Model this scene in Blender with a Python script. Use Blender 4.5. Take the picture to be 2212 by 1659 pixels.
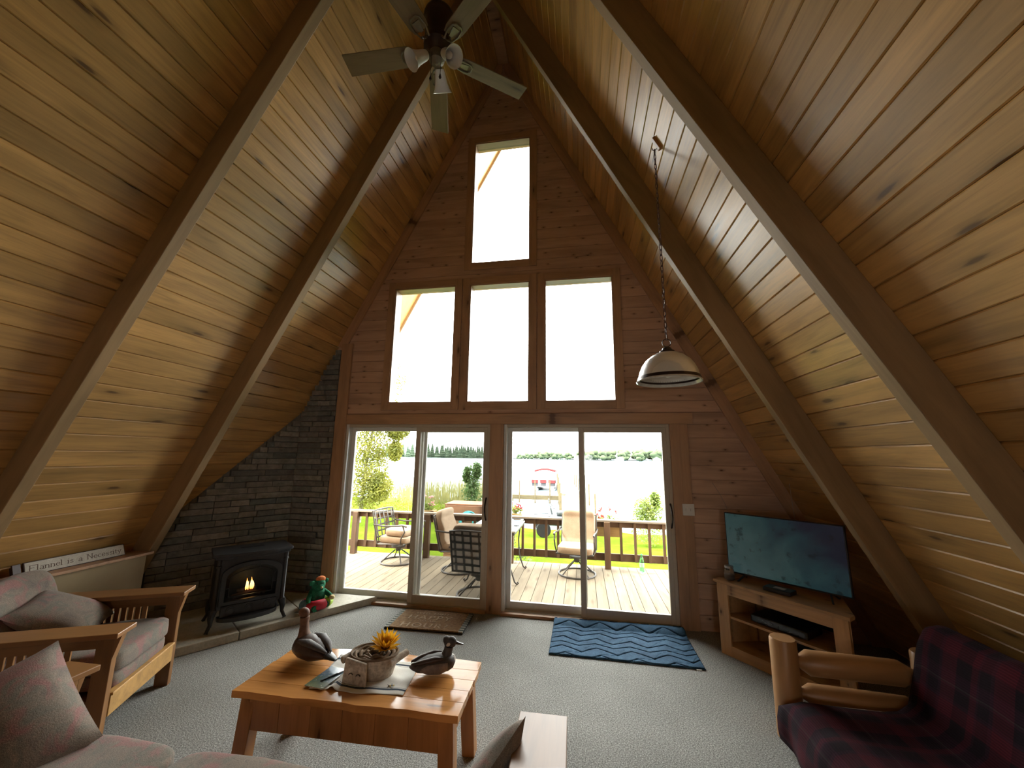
import bpy, math, random
from mathutils import Matrix, Vector
random.seed(11)
R = math.radians
for o in list(bpy.data.objects): bpy.data.objects.remove(o, do_unlink=True)
SC = bpy.context.scene
COL = SC.collection

# ------------------------------------------------------------------ camera
CAM = Vector((0.631, -4.449, 1.669))
_y, _p, _r = R(10.131), R(10.334), R(0.767)
_f = Vector((-math.sin(_y)*math.cos(_p), math.cos(_y)*math.cos(_p), math.sin(_p)))
_rt = Vector((math.cos(_y), math.sin(_y), 0)); _up = _rt.cross(_f)
_rt2 = math.cos(_r)*_rt + math.sin(_r)*_up; _up2 = -math.sin(_r)*_rt + math.cos(_r)*_up
cam = bpy.data.cameras.new('camera'); cam.sensor_width = 36.0; cam.lens = 842.5/2212*36
cam.clip_start = 0.02; cam.clip_end = 2000
co = bpy.data.objects.new('camera', cam); COL.objects.link(co)
co.matrix_world = Matrix(((_rt2.x,_up2.x,-_f.x,CAM.x),(_rt2.y,_up2.y,-_f.y,CAM.y),(_rt2.z,_up2.z,-_f.z,CAM.z),(0,0,0,1)))
SC.camera = co

# ------------------------------------------------------------------ sky, sun, exposure
W = bpy.data.worlds.new('sky'); SC.world = W; W.use_nodes = True
bg = W.node_tree.nodes['Background']
bg.inputs[0].default_value = (1.0, 0.985, 0.965, 1); bg.inputs[1].default_value = 9.0
sun = bpy.data.lights.new('sun', 'SUN'); sun.energy = 6.0; sun.angle = R(12); sun.color = (1, .93, .8)
so = bpy.data.objects.new('sun', sun); COL.objects.link(so)
so.rotation_euler = Vector((0.62, 0.10, -0.78)).to_track_quat('-Z', 'Y').to_euler()
SC.view_settings.view_transform = 'Standard'; SC.view_settings.look = 'None'
SC.view_settings.exposure = 0.95; SC.view_settings.gamma = 1.0; SC.view_settings.use_curve_mapping = False
cy = SC.cycles
cy.use_denoising = True; cy.adaptive_threshold = 0.05; cy.max_bounces = 7; cy.diffuse_bounces = 5; cy.glossy_bounces = 3
cy.transmission_bounces = 4; cy.transparent_max_bounces = 16; cy.caustics_reflective = False; cy.caustics_refractive = False
cy.sample_clamp_indirect = 8.0
def portal(x0, x1, z0, z1, y=0.09, d=-1):
    l = bpy.data.lights.new('window_portal', 'AREA'); l.shape = 'RECTANGLE'; l.size = x1-x0; l.size_y = z1-z0; l.cycles.is_portal = True
    o = bpy.data.objects.new('window_portal', l); COL.objects.link(o)
    o.location = ((x0+x1)/2, y, (z0+z1)/2); o.rotation_euler = Vector((0,d,0)).to_track_quat('-Z','Y').to_euler()

# ------------------------------------------------------------------ mesh helpers
def rotz(a): return Matrix.Rotation(a, 4, 'Z')
class G:
    def __init__(s): s.v = []; s.f = []
    def add(s, vs, fs, M=None):
        b = len(s.v)
        s.v += [tuple(M @ Vector(p)) for p in vs] if M is not None else [tuple(p) for p in vs]
        s.f += [tuple(b+i for i in f) for f in fs]; return s
    def hexa(s, p, M=None):   # bottom 4 ccw, top 4 ccw
        return s.add(p, [(3,2,1,0),(4,5,6,7),(0,1,5,4),(1,2,6,5),(2,3,7,6),(3,0,4,7)], M)
    def box(s, x0, x1, y0, y1, z0, z1, M=None):
        return s.hexa([(x0,y0,z0),(x1,y0,z0),(x1,y1,z0),(x0,y1,z0),(x0,y0,z1),(x1,y0,z1),(x1,y1,z1),(x0,y1,z1)], M)
    def beam(s, a, b, w, h, up=(0,0,1), w2=None, h2=None):
        a = Vector(a); b = Vector(b); d = (b-a).normalized(); u = Vector(up); x = d.cross(u)
        if x.length < 1e-5: x = d.cross(Vector((1,0,0)))
        x.normalize(); u = x.cross(d); w2 = w2 or w; h2 = h2 or h
        P = [c + sx*W_/2*x + sz*H_/2*u for c, W_, H_ in ((a,w,h),(b,w2,h2)) for sx, sz in ((-1,-1),(1,-1),(1,1),(-1,1))]
        return s.add(P, [(3,2,1,0),(4,5,6,7),(0,1,5,4),(1,2,6,5),(2,3,7,6),(3,0,4,7)])
    def tube(s, pts, r, n=10, closed=False, caps=True, M=None):
        pts = [Vector(p) for p in pts]; m = len(pts); rr = r if isinstance(r, (list, tuple)) else [r]*m
        vs = []; prev = None
        for i, p in enumerate(pts):
            if closed: t = pts[(i+1) % m] - pts[i-1]
            else: t = pts[min(i+1, m-1)] - pts[max(i-1, 0)]
            t.normalize()
            if prev is None:
                a = Vector((0,0,1)) if abs(t.z) < .9 else Vector((1,0,0))
                x = t.cross(a).normalized()
            else:
                x = prev - t*prev.dot(t)
                x = x.normalized() if x.length > 1e-6 else t.orthogonal().normalized()
            prev = x; y = t.cross(x)
            vs += [p + rr[i]*(math.cos(2*math.pi*k/n)*x + math.sin(2*math.pi*k/n)*y) for k in range(n)]
        fs = []
        for i in range(m if closed else m-1):
            j = (i+1) % m
            for k in range(n): fs.append((i*n+k, i*n+(k+1)%n, j*n+(k+1)%n, j*n+k))
        if caps and not closed:
            fs.append(tuple(range(n-1,-1,-1))); fs.append(tuple((m-1)*n+k for k in range(n)))
        return s.add(vs, fs, M)
    def lathe(s, prof, n=24, M=None, ribs=0, amp=0):
        vs = []; fs = []
        for (r, z) in prof:
            for k in range(n):
                a = 2*math.pi*k/n; q = r*(1+amp*math.cos(ribs*a)) if ribs else r
                vs.append((q*math.cos(a), q*math.sin(a), z))
        for i in range(len(prof)-1):
            for k in range(n): fs.append((i*n+k, i*n+(k+1)%n, (i+1)*n+(k+1)%n, (i+1)*n+k))
        if prof[0][0] > 1e-4: fs.append(tuple(range(n-1,-1,-1)))
        if prof[-1][0] > 1e-4: fs.append(tuple((len(prof)-1)*n+k for k in range(n)))
        return s.add(vs, fs, M)
    def shell(s, prof, n=24, M=None, ribs=0, amp=0):      # open lathe (no caps)
        vs = []; fs = []
        for (r, z) in prof:
            for k in range(n):
                a = 2*math.pi*k/n; q = r*(1+amp*math.cos(ribs*a)) if ribs else r
                vs.append((q*math.cos(a), q*math.sin(a), z))
        for i in range(len(prof)-1):
            for k in range(n): fs.append((i*n+k, i*n+(k+1)%n, (i+1)*n+(k+1)%n, (i+1)*n+k))
        return s.add(vs, fs, M)
    def prism(s, poly, z0, z1, M=None):
        n = len(poly)
        vs = [(x,y,z0) for x,y in poly] + [(x,y,z1) for x,y in poly]
        fs = [tuple(range(n-1,-1,-1)), tuple(range(n,2*n))] + [(i,(i+1)%n,n+(i+1)%n,n+i) for i in range(n)]
        return s.add(vs, fs, M)
    def sup(s, sx, sy, sz, e=.35, nu=28, nv=16, M=None, fn=None, e2=None):   # rounded box
        e2 = e2 or e
        def pw(c, q): return math.copysign(abs(c)**q, c)
        vs = []; fs = []
        for j in range(nv+1):
            b = -math.pi/2 + math.pi*j/nv
            for i in range(nu):
                a = 2*math.pi*i/nu
                p = Vector((sx*pw(math.cos(b),e2)*pw(math.cos(a),e), sy*pw(math.cos(b),e2)*pw(math.sin(a),e), sz*pw(math.sin(b),e2)))
                if fn: p = fn(p)
                vs.append(p)
        for j in range(nv):
            for i in range(nu): fs.append((j*nu+i, j*nu+(i+1)%nu, (j+1)*nu+(i+1)%nu, (j+1)*nu+i))
        return s.add(vs, fs, M)
    def pillow(s, w, h, t, n=18, M=None, pinch=.10, fn=None):
        vs = []; fs = []
        for side in (1,-1):
            b = len(vs)
            for j in range(n+1):
                for i in range(n+1):
                    u = 2*i/n-1; v = 2*j/n-1
                    k = (1-pinch*(1-v*v)*abs(u)**3); l = (1-pinch*(1-u*u)*abs(v)**3)
                    z = side*t/2*((1-abs(u)**2.6)*(1-abs(v)**2.6))**.55
                    p = Vector((u*w/2*k, v*h/2*l, z))
                    if fn: p = fn(p)
                    vs.append(p)
            for j in range(n):
                for i in range(n):
                    q = (b+j*(n+1)+i, b+j*(n+1)+i+1, b+(j+1)*(n+1)+i+1, b+(j+1)*(n+1)+i)
                    fs.append(q if side > 0 else q[::-1])
        return s.add(vs, fs, M)
    def grid(s, fn, nu, nv, M=None, thick=0):
        vs = [fn(i/nu, j/nv) for j in range(nv+1) for i in range(nu+1)]
        fs = [(j*(nu+1)+i, j*(nu+1)+i+1, (j+1)*(nu+1)+i+1, (j+1)*(nu+1)+i) for j in range(nv) for i in range(nu)]
        return s.add(vs, fs, M)
    def loft(s, secs, n=16, M=None):    # secs: (x, cz, ry, rz, cy)
        vs = []; fs = []
        for (x, cz, ry, rz, cy_) in secs:
            vs += [(x, cy_+ry*math.cos(2*math.pi*k/n), cz+rz*math.sin(2*math.pi*k/n)) for k in range(n)]
        m = len(secs)
        for i in range(m-1):
            for k in range(n): fs.append((i*n+k, (i+1)*n+k, (i+1)*n+(k+1)%n, i*n+(k+1)%n))
        fs.append(tuple(range(n))); fs.append(tuple((m-1)*n+k for k in range(n-1,-1,-1)))
        return s.add(vs, fs, M)
    def mesh(s, name, mat, smooth=False, ang=38):
        me = bpy.data.meshes.new(name); me.from_pydata(s.v, [], s.f); me.update()
        if mat: me.materials.append(mat)
        if smooth:
            me.polygons.foreach_set('use_smooth', [True]*len(me.polygons)); me.set_sharp_from_angle(angle=R(ang))
        return me
    def obj(s, name, mat, parent=None, smooth=False, bevel=0, loc=None, rz=0, ang=38, solid=0, sub=0):
        return link(name, s.mesh(name, mat, smooth, ang), parent, loc, rz, bevel, solid, sub)
def link(name, me, parent=None, loc=None, rz=0, bevel=0, solid=0, sub=0):
    o = bpy.data.objects.new(name, me); COL.objects.link(o)
    if parent: o.parent = parent
    if loc: o.location = loc
    if rz: o.rotation_euler = (0,0,rz)
    if solid:
        m = o.modifiers.new('solid','SOLIDIFY'); m.thickness = solid; m.offset = 0
    if bevel:
        m = o.modifiers.new('bevel','BEVEL'); m.width = bevel; m.segments = 2; m.limit_method = 'ANGLE'; m.angle_limit = R(50)
    if sub:
        m = o.modifiers.new('sub','SUBSURF'); m.levels = sub; m.render_levels = sub
    return o
def tag(o, label, cat=None, group=None, kind=None):
    o['label'] = label
    if cat: o['category'] = cat
    if group: o['group'] = group
    if kind: o['kind'] = kind
    return o
def thing(name, label, cat, loc=(0,0,0), rz=0, group=None, kind=None):
    o = bpy.data.objects.new(name, None); COL.objects.link(o); o.empty_display_size = .1
    o.location = loc; o.rotation_euler = (0,0,rz)
    return tag(o, label, cat, group, kind)
def dup(o, parent=None):
    c = o.copy(); COL.objects.link(c); c.parent = parent
    for ch in list(o.children): dup(ch, c)
    return c
def text_mesh(name, body, size, mat, shear=0, extrude=.0008, offset=0, align='CENTER', space=1.0):
    cu = bpy.data.curves.new(name, 'FONT'); cu.body = body; cu.size = size; cu.shear = shear; cu.extrude = extrude; cu.offset = offset
    cu.align_x = align; cu.space_character = space; cu.resolution_u = 3
    t = bpy.data.objects.new('tmp', cu); COL.objects.link(t)
    dg = bpy.context.evaluated_depsgraph_get()
    me = bpy.data.meshes.new_from_object(t.evaluated_get(dg)); me.name = name
    bpy.data.objects.remove(t); bpy.data.curves.remove(cu)
    me.materials.clear(); me.materials.append(mat); return me
# ------------------------------------------------------------------ procedural materials
def newmat(name, rough=.5, spec=.5, metal=0):
    m = bpy.data.materials.new(name); m.use_nodes = True; nt = m.node_tree; b = nt.nodes['Principled BSDF']
    b.inputs['Roughness'].default_value = rough; b.inputs['Specular IOR Level'].default_value = spec; b.inputs['Metallic'].default_value = metal
    return m, nt, b
def nd(nt, t, **kw):
    n = nt.nodes.new(t)
    for k, v in kw.items(): setattr(n, k, v)
    return n
def coords(nt, scale, rnd=True, loc=(0,0,0)):
    tc = nd(nt, 'ShaderNodeTexCoord'); v = tc.outputs['Object']
    if rnd:
        oi = nd(nt, 'ShaderNodeObjectInfo'); mu = nd(nt, 'ShaderNodeVectorMath', operation='SCALE'); mu.inputs[0].default_value = (41, 17, 9)
        nt.links.new(oi.outputs['Random'], mu.inputs['Scale'])
        ad = nd(nt, 'ShaderNodeVectorMath', operation='ADD'); nt.links.new(v, ad.inputs[0]); nt.links.new(mu.outputs[0], ad.inputs[1]); v = ad.outputs[0]
    mp = nd(nt, 'ShaderNodeMapping'); mp.inputs['Scale'].default_value = scale; mp.inputs['Location'].default_value = loc
    nt.links.new(v, mp.inputs['Vector']); return mp.outputs[0]
def noise(nt, v, scale, detail=4, rough=.55, dist=0):
    n = nd(nt, 'ShaderNodeTexNoise'); n.inputs['Scale'].default_value = scale; n.inputs['Detail'].default_value = detail
    n.inputs['Roughness'].default_value = rough; n.inputs['Distortion'].default_value = dist; nt.links.new(v, n.inputs['Vector']); return n.outputs['Fac']
def ramp(nt, fac, stops, interp='LINEAR'):
    r = nd(nt, 'ShaderNodeValToRGB'); cr = r.color_ramp; cr.interpolation = interp
    while len(cr.elements) < len(stops): cr.elements.new(.5)
    for e, (p, c) in zip(cr.elements, stops): e.position = p; e.color = (*c, 1) if len(c) == 3 else c
    nt.links.new(fac, r.inputs[0]); return r.outputs[0]
def mixc(nt, fac, a, b, mode='MIX'):
    m = nd(nt, 'ShaderNodeMix', data_type='RGBA', blend_type=mode)
    for i, s in ((0,fac),(6,a),(7,b)):
        if isinstance(s, (int,float)): m.inputs[i].default_value = s
        elif isinstance(s, tuple): m.inputs[i].default_value = (*s, 1)
        else: nt.links.new(s, m.inputs[i])
    return m.outputs[2]
def mth(nt, op, a, b=0.0, c=None, clamp=False):
    m = nd(nt, 'ShaderNodeMath', operation=op, use_clamp=clamp)
    for i, s in enumerate((a,b) if c is None else (a,b,c)):
        if isinstance(s, (int,float)): m.inputs[i].default_value = s
        else: nt.links.new(s, m.inputs[i])
    return m.outputs[0]
def bump(nt, b, h, strength=.3, dist=.002):
    n = nd(nt, 'ShaderNodeBump'); n.inputs['Strength'].default_value = strength; n.inputs['Distance'].default_value = dist
    nt.links.new(h, n.inputs['Height']); nt.links.new(n.outputs[0], b.inputs['Normal'])
def mul3(c, k): return tuple(min(1, x*k) for x in c)
def wood(name, base, rough=.4, knots=.5, axis='X', var=.30, grain=1.0, contrast=.35, spec=.5, kcol=(.09,.035,.012), kscale=(1.9,6.8)):
    m, nt, b = newmat(name, rough, spec)
    perm = {'X': (1,1,1), 'Y': (1,1,1), 'Z': (1,1,1)}
    sc = {'X': (1.3,20,20), 'Y': (20,1.3,20), 'Z': (20,20,1.3)}[axis]
    v = coords(nt, tuple(x*grain for x in sc))
    g = noise(nt, v, 1.6, 5, .6, 1.2)
    v2 = coords(nt, {'X': (.8,5,5), 'Y': (5,.8,5), 'Z': (5,5,.8)}[axis], loc=(3,7,1))
    g2 = noise(nt, v2, 1.5, 3, .5, .8)
    col = ramp(nt, g, [(.25, mul3(base, 1-contrast)), (.5, base), (.78, mul3(base, 1+contrast*.7))])
    col = mixc(nt, .55, col, ramp(nt, g2, [(.3, mul3(base, .60)), (.6, mul3(base, 1.14))]))
    if knots:
        kx = {'X': (kscale[0],kscale[1],1), 'Y': (kscale[1],kscale[0],1), 'Z': (kscale[1],1,kscale[0])}[axis]
        kv = coords(nt, kx)
        if axis == 'Z':
            sp = nd(nt,'ShaderNodeSeparateXYZ'); nt.links.new(kv, sp.inputs[0]); cb = nd(nt,'ShaderNodeCombineXYZ')
            nt.links.new(sp.outputs[0], cb.inputs[0]); nt.links.new(sp.outputs[2], cb.inputs[1]); kv = cb.outputs[0]
        vo = nd(nt, 'ShaderNodeTexVoronoi', voronoi_dimensions='2D'); vo.inputs['Scale'].default_value = 1.0; nt.links.new(kv, vo.inputs['Vector'])
        gate = nd(nt, 'ShaderNodeSeparateColor'); nt.links.new(vo.outputs['Color'], gate.inputs[0])
        gt = mth(nt, 'GREATER_THAN', gate.outputs[0], 1-knots)
        dn = mth(nt, 'ADD', vo.outputs['Distance'], mth(nt, 'MULTIPLY', mth(nt, 'SUBTRACT', g, .5), .14))
        k1 = nd(nt, 'ShaderNodeMapRange', interpolation_type='SMOOTHSTEP'); k1.inputs[1].default_value = .03; k1.inputs[2].default_value = .085; k1.inputs[3].default_value = 1; k1.inputs[4].default_value = 0
        nt.links.new(dn, k1.inputs[0])
        k2 = nd(nt, 'ShaderNodeMapRange', interpolation_type='SMOOTHSTEP'); k2.inputs[1].default_value = .03; k2.inputs[2].default_value = .26; k2.inputs[3].default_value = .55; k2.inputs[4].default_value = 0
        nt.links.new(dn, k2.inputs[0])
        col = mixc(nt, mth(nt,'MULTIPLY',k2.outputs[0],gt), col, mul3(base,.38))
        col = mixc(nt, mth(nt,'MULTIPLY',k1.outputs[0],mth(nt,'MULTIPLY',gt,.8)), col, kcol)
    oi = nd(nt, 'ShaderNodeObjectInfo'); hs = nd(nt, 'ShaderNodeHueSaturation')
    nt.links.new(mth(nt, 'MULTIPLY_ADD', oi.outputs['Random'], var, 1-var/2), hs.inputs['Value']); nt.links.new(col, hs.inputs['Color'])
    nt.links.new(hs.outputs[0], b.inputs['Base Color'])
    rr = mth(nt, 'MULTIPLY_ADD', g, .2, rough-.1); nt.links.new(rr, b.inputs['Roughness'])
    return m
def flat(name, c, rough=.5, spec=.5, metal=0, var=.12, scale=30, bmp=0, emit=None):
    m, nt, b = newmat(name, rough, spec, metal)
    v = coords(nt, (1,1,1)); g = noise(nt, v, scale, 3)
    nt.links.new(ramp(nt, g, [(.3, mul3(c,1-var)), (.7, mul3(c,1+var))]), b.inputs['Base Color'])
    if bmp: bump(nt, b, g, bmp, .003)
    if emit: b.inputs['Emission Color'].default_value = (*emit[0],1); b.inputs['Emission Strength'].default_value = emit[1]
    return m
def mottle(name, stops, scale, rough=.9, spec=.2, detail=5, bmp=.3, fine=None, dist=0):
    m, nt, b = newmat(name, rough, spec); v = coords(nt, (1,1,1)); g = noise(nt, v, scale, detail, .6, dist)
    col = ramp(nt, g, stops)
    if fine:
        h = noise(nt, v, fine[0], 2); col = mixc(nt, 1.0, col, ramp(nt, h, [(.3,(1-fine[1],)*3),(.7,(1+fine[1],)*3)]), 'MULTIPLY')
        bump(nt, b, h, bmp, .004)
    elif bmp: bump(nt, b, g, bmp, .004)
    nt.links.new(col, b.inputs['Base Color']); return m

PINE   = wood('golden pine ceiling', (.55,.315,.105), .38, .36, var=.34, contrast=.48, kscale=(1.25,5.6))
GPINE  = wood('knotty pine wall', (.54,.345,.235), .5, .32, var=.16, contrast=.22, kscale=(5.5,11), spec=.3)
TRIM   = wood('pine trim', (.46,.27,.15), .42, .3, var=.12)
TRIMZ  = wood('pine trim upright', (.46,.27,.15), .42, .3, var=.12, axis='Z')
BEAM   = wood('rough sawn beam', (.32,.205,.10), .62, 0, var=.06, grain=1.6, contrast=.2, spec=.3)
OAK    = wood('honey oak', (.28,.135,.05), .34, 0, var=.10, contrast=.28)
OAKZ   = wood('honey oak upright', (.28,.135,.05), .34, 0, var=.10, contrast=.28, axis='Z')
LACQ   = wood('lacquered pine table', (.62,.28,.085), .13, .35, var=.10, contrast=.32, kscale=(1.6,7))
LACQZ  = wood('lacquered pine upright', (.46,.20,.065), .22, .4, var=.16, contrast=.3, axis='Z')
STANDW = wood('knotty pine stand', (.45,.26,.115), .42, .7, var=.1, kscale=(5,9))
LOG    = wood('peeled log', (.40,.21,.085), .38, 0, var=.08, contrast=.15, grain=.6)
DECKW  = wood('weathered deck board', (.21,.175,.125), .75, .4, axis='Y', var=.22, contrast=.35, spec=.05, kcol=(.14,.1,.07))
RAILW  = wood('stained railing', (.09,.054,.032), .7, .2, var=.2, spec=.2)
RAILZ  = wood('stained railing upright', (.11,.066,.038), .7, .2, axis='Z', var=.2, spec=.2)
BLADE  = wood('grey washed fan blade', (.25,.19,.135), .8, .3, spec=.2, var=.06, contrast=.3, kcol=(.07,.06,.05))
DOCKW  = wood('pale dock timber', (.11,.085,.045), .8, 0, var=.2, spec=.2)
ALMOND = flat('almond vinyl', (.50,.44,.35), .45, .4, var=.04)
WHITEV = flat('white vinyl', (.72,.72,.69), .4, .4, var=.03)
BRONZE = flat('dark bronze', (.05,.032,.026), .35, .5, .6, var=.1)
BRASS  = flat('antique brass', (.20,.17,.13), .5, .5, .35, var=.08)
BLACKM = flat('black cast iron', (.022,.022,.024), .42, .5, .2, var=.2, scale=60, bmp=.1)
BLACKP = flat('black plastic', (.012,.012,.014), .4, .5)
PATIO  = flat('grey brown patio frame', (.055,.05,.044), .45, .5, .3)
CUSH   = mottle('tan outdoor fabric', [(.3,(.28,.205,.14)),(.7,(.37,.285,.20))], 6, fine=(160,.15))
SLING  = mottle('taupe sling', [(.3,(.24,.20,.17)),(.7,(.32,.27,.23))], 10, fine=(220,.15))
FLORAL = None
def floral():
    m, nt, b = newmat('faded floral tapestry', .95, .15); v = coords(nt, (1,1,1))
    g1 = noise(nt, v, 7, 4, .6, .6); g2 = noise(nt, coords(nt,(1,1,1),loc=(5,2,8)), 9, 3, .55, .8); f = noise(nt, v, 240, 2)
    col = ramp(nt, g1, [(.3,(.155,.13,.115)),(.5,(.235,.19,.15)),(.62,(.18,.165,.135)),(.75,(.29,.23,.175))])
    rose = ramp(nt, g2, [(.50,(0,0,0)),(.62,(1,1,1))])
    sp = nd(nt,'ShaderNodeSeparateColor'); nt.links.new(rose, sp.inputs[0])
    col = mixc(nt, mth(nt,'MULTIPLY',sp.outputs[0],.75), col, (.30,.14,.13))
    col = mixc(nt, 1.0, col, ramp(nt, f, [(.3,(.72,)*3),(.7,(1.22,)*3)]), 'MULTIPLY')
    nt.links.new(col, b.inputs['Base Color']); bump(nt, b, f, .35, .003); b.inputs['Sheen Weight'].default_value = .15
    return m
FLORAL = floral()
PIPING = flat('dark piping', (.06,.045,.045), .8, .2)
def carpet():
    m, nt, b = newmat('grey speckled carpet', .97, .1); v = coords(nt, (1,1,1), False)
    f = noise(nt, v, 130, 3, .75); w = noise(nt, v, 1.6, 3)
    col = ramp(nt, f, [(.32,(.085,.084,.076)),(.5,(.265,.263,.245)),(.68,(.58,.575,.535))])
    col = mixc(nt, 1.0, col, ramp(nt, w, [(.3,(.88,)*3),(.7,(1.1,)*3)]), 'MULTIPLY')
    nt.links.new(col, b.inputs['Base Color']); bump(nt, b, f, .6, .006); return m
CARPET = carpet()
def glassm(name, tint, refl=.06):
    m = bpy.data.materials.new(name); m.use_nodes = True; nt = m.node_tree; nt.nodes.clear()
    out = nd(nt,'ShaderNodeOutputMaterial'); mx = nd(nt,'ShaderNodeMixShader'); tr = nd(nt,'ShaderNodeBsdfTransparent'); gl = nd(nt,'ShaderNodeBsdfGlossy')
    tr.inputs[0].default_value = (*tint,1); gl.inputs['Roughness'].default_value = .02
    fr = nd(nt,'ShaderNodeFresnel'); fr.inputs[0].default_value = 1.3
    nt.links.new(fr.outputs[0], mx.inputs[0]); nt.links.new(tr.outputs[0], mx.inputs[1]); nt.links.new(gl.outputs[0], mx.inputs[2]); nt.links.new(mx.outputs[0], out.inputs[0]); return m
PANE = glassm('window glass', (.95,.97,.96))
def screenm():
    m = bpy.data.materials.new('insect screen'); m.use_nodes = True; nt = m.node_tree; nt.nodes.clear()
    out = nd(nt,'ShaderNodeOutputMaterial'); mx = nd(nt,'ShaderNodeMixShader'); tr = nd(nt,'ShaderNodeBsdfTransparent'); df = nd(nt,'ShaderNodeBsdfDiffuse')
    df.inputs[0].default_value = (.03,.03,.03,1); mx.inputs[0].default_value = .36
    nt.links.new(tr.outputs[0], mx.inputs[1]); nt.links.new(df.outputs[0], mx.inputs[2]); nt.links.new(mx.outputs[0], out.inputs[0]); return m
SCREEN = screenm()
def clear(name, col, rough=.05):
    m, nt, b = newmat(name, rough); b.inputs['Base Color'].default_value = (*col,1); b.inputs['Transmission Weight'].default_value = .9; return m
def leafm(name, stops, scale=3, trans=.45):
    m = bpy.data.materials.new(name); m.use_nodes = True; nt = m.node_tree; b = nt.nodes['Principled BSDF']; out = nt.nodes['Material Output']
    b.inputs['Roughness'].default_value = .6; v = coords(nt,(1,1,1)); g = noise(nt, v, scale, 4); c = ramp(nt, g, stops)
    nt.links.new(c, b.inputs['Base Color']); t = nd(nt,'ShaderNodeBsdfTranslucent'); nt.links.new(c, t.inputs[0]); mx = nd(nt,'ShaderNodeMixShader'); mx.inputs[0].default_value = trans
    nt.links.new(b.outputs[0], mx.inputs[1]); nt.links.new(t.outputs[0], mx.inputs[2]); nt.links.new(mx.outputs[0], out.inputs[0]); return m
# ------------------------------------------------------------------ the A-frame shell
XR, ZR, TA = -0.342, 7.163, 1.948
AN = math.atan(TA); SA, CA = math.sin(AN), math.cos(AN)
YB = -7.6                       # back end of the house
def roofx(z, side): return XR + side*(ZR-z)/TA
SLOPE = ZR/SA
st = dict(kind='structure')
floor = tag(G().box(-3.9, 3.4, YB, .16, -.08, 0).obj('floor', CARPET), 'grey speckled carpet across the whole room floor', 'floor', **st)
RY = [-1.088, -2.297, -3.506, -4.715, -5.924]          # far faces of the beams
plank_cache = {}
def plank_mesh(L, w, t=.02, ch=.007):
    k = (round(L,3), round(w,4))
    if k not in plank_cache:
        g = G(); g1 = .0008
        pr = [(g1, -t), (w-g1, -t), (w-g1, -ch), (w-g1-ch*.9, 0), (g1+ch*.9, 0), (g1, -ch)]
        n = len(pr); vs = [(0,y,z) for y,z in pr] + [(L,y,z) for y,z in pr]
        g.add(vs, [tuple(range(n-1,-1,-1)), tuple(range(n,2*n))] + [(i,(i+1)%n,n+(i+1)%n,n+i) for i in range(n)])
        plank_cache[k] = g.mesh('plank', PINE)
    return plank_cache[k]
for side, nm, off in ((-1,'left',.0495), (1,'right',.084)):
    ydir = Vector((side*CA, 0, -SA)); xdir = Vector((0, 1 if side > 0 else -1, 0)); zdir = xdir.cross(ydir)
    g = G()
    A = Vector((XR,0,ZR)) - zdir*.021
    for_y = (YB, 1.12)
    P = []
    for yy in for_y:
        for s_, dz in ((-.0,0),(SLOPE+.4,0),(SLOPE+.4,-.16),(-.33,-.16)):
            q = A + ydir*s_ + zdir*dz; P.append((q.x, yy, q.z))
    g.hexa(P)
    cl = tag(g.obj('ceiling_'+nm, PINE), f'steep {nm} slope of the golden pine plank ceiling', 'ceiling', **st)
    w = .1395; rows = [(off-w, w)] + [(off+k*w, w) for k in range(int((SLOPE-off)/w)+1)]
    stops = [0.0] + [y-.041+.082 - .041 for y in RY] + [YB]
    cuts_all = [0.0, -1.129, -2.338, -3.547, -4.756, YB]
    for s0, ww in rows:
        if s0 < 0: s0, ww = .002, off-.002
        cuts = [0.0]
        opts = cuts_all[1:-1]
        i = random.choice([1,2,2])
        while i < len(cuts_all)-1:
            cuts.append(cuts_all[i]); i += random.choice([2,3])
        cuts.append(YB)
        for a, b in zip(cuts[:-1], cuts[1:]):
            L = a-b
            o = link('plank', plank_mesh(L, ww), cl)
            st_y = b if side > 0 else a
            c = Vector((XR, st_y, ZR)) + ydir*s0
            o.matrix_local = Matrix(((xdir.x,ydir.x,zdir.x,c.x),(xdir.y,ydir.y,zdir.y,c.y),(xdir.z,ydir.z,zdir.z,c.z),(0,0,0,1)))
# exposed roof beams
names = {0:'nearest the window wall', 1:'second from the window wall'}
H = .183
for k, yf in enumerate(RY):
    for side, nm in ((-1,'left'),(1,'right')):
        hx = H/SA
        poly = [(XR, ZR-.002), (roofx(0,side)+0, 0), (roofx(0,side)-side*hx, 0), (XR, ZR-H/CA)]
        g = G(); yn = yf-.082
        vs = [(x,yn,z) for x,z in poly] + [(x,yf,z) for x,z in poly]
        # local frame along the beam so that the grain follows it
        d = Vector((side*CA,0,-SA)); up = Vector((0,1,0)); n_ = d.cross(up); c = Vector((XR,yn,ZR))
        Mx = Matrix(((d.x,up.x,n_.x,c.x),(d.y,up.y,n_.y,c.y),(d.z,up.z,n_.z,c.z),(0,0,0,1)))
        inv = Mx.inverted()
        g.add([inv @ Vector(p) for p in vs], [(0,1,2,3),(7,6,5,4),(0,4,5,1),(1,5,6,2),(2,6,7,3),(3,7,4,0)])
        o = g.obj('ceiling_beam', BEAM, bevel=.004); o.matrix_world = Mx
        where = ['nearest the tall window wall', 'second from the tall window wall', 'above the sofa back', 'behind the sofa', 'last before the rear wall'][k]
        tag(o, f'{nm} sloping wooden roof beam {where}', 'beam', 'roof beams')
trim_r = G().add([(XR-.07,YB,ZR-.07*TA-.02),(XR+.07,YB,ZR-.07*TA-.02),(XR,YB,ZR+.05),(XR-.07,.0,ZR-.07*TA-.02),(XR+.07,.0,ZR-.07*TA-.02),(XR,.0,ZR+.05)],[(0,1,2),(5,4,3),(0,3,4,1),(1,4,5,2),(2,5,3,0)])
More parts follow.
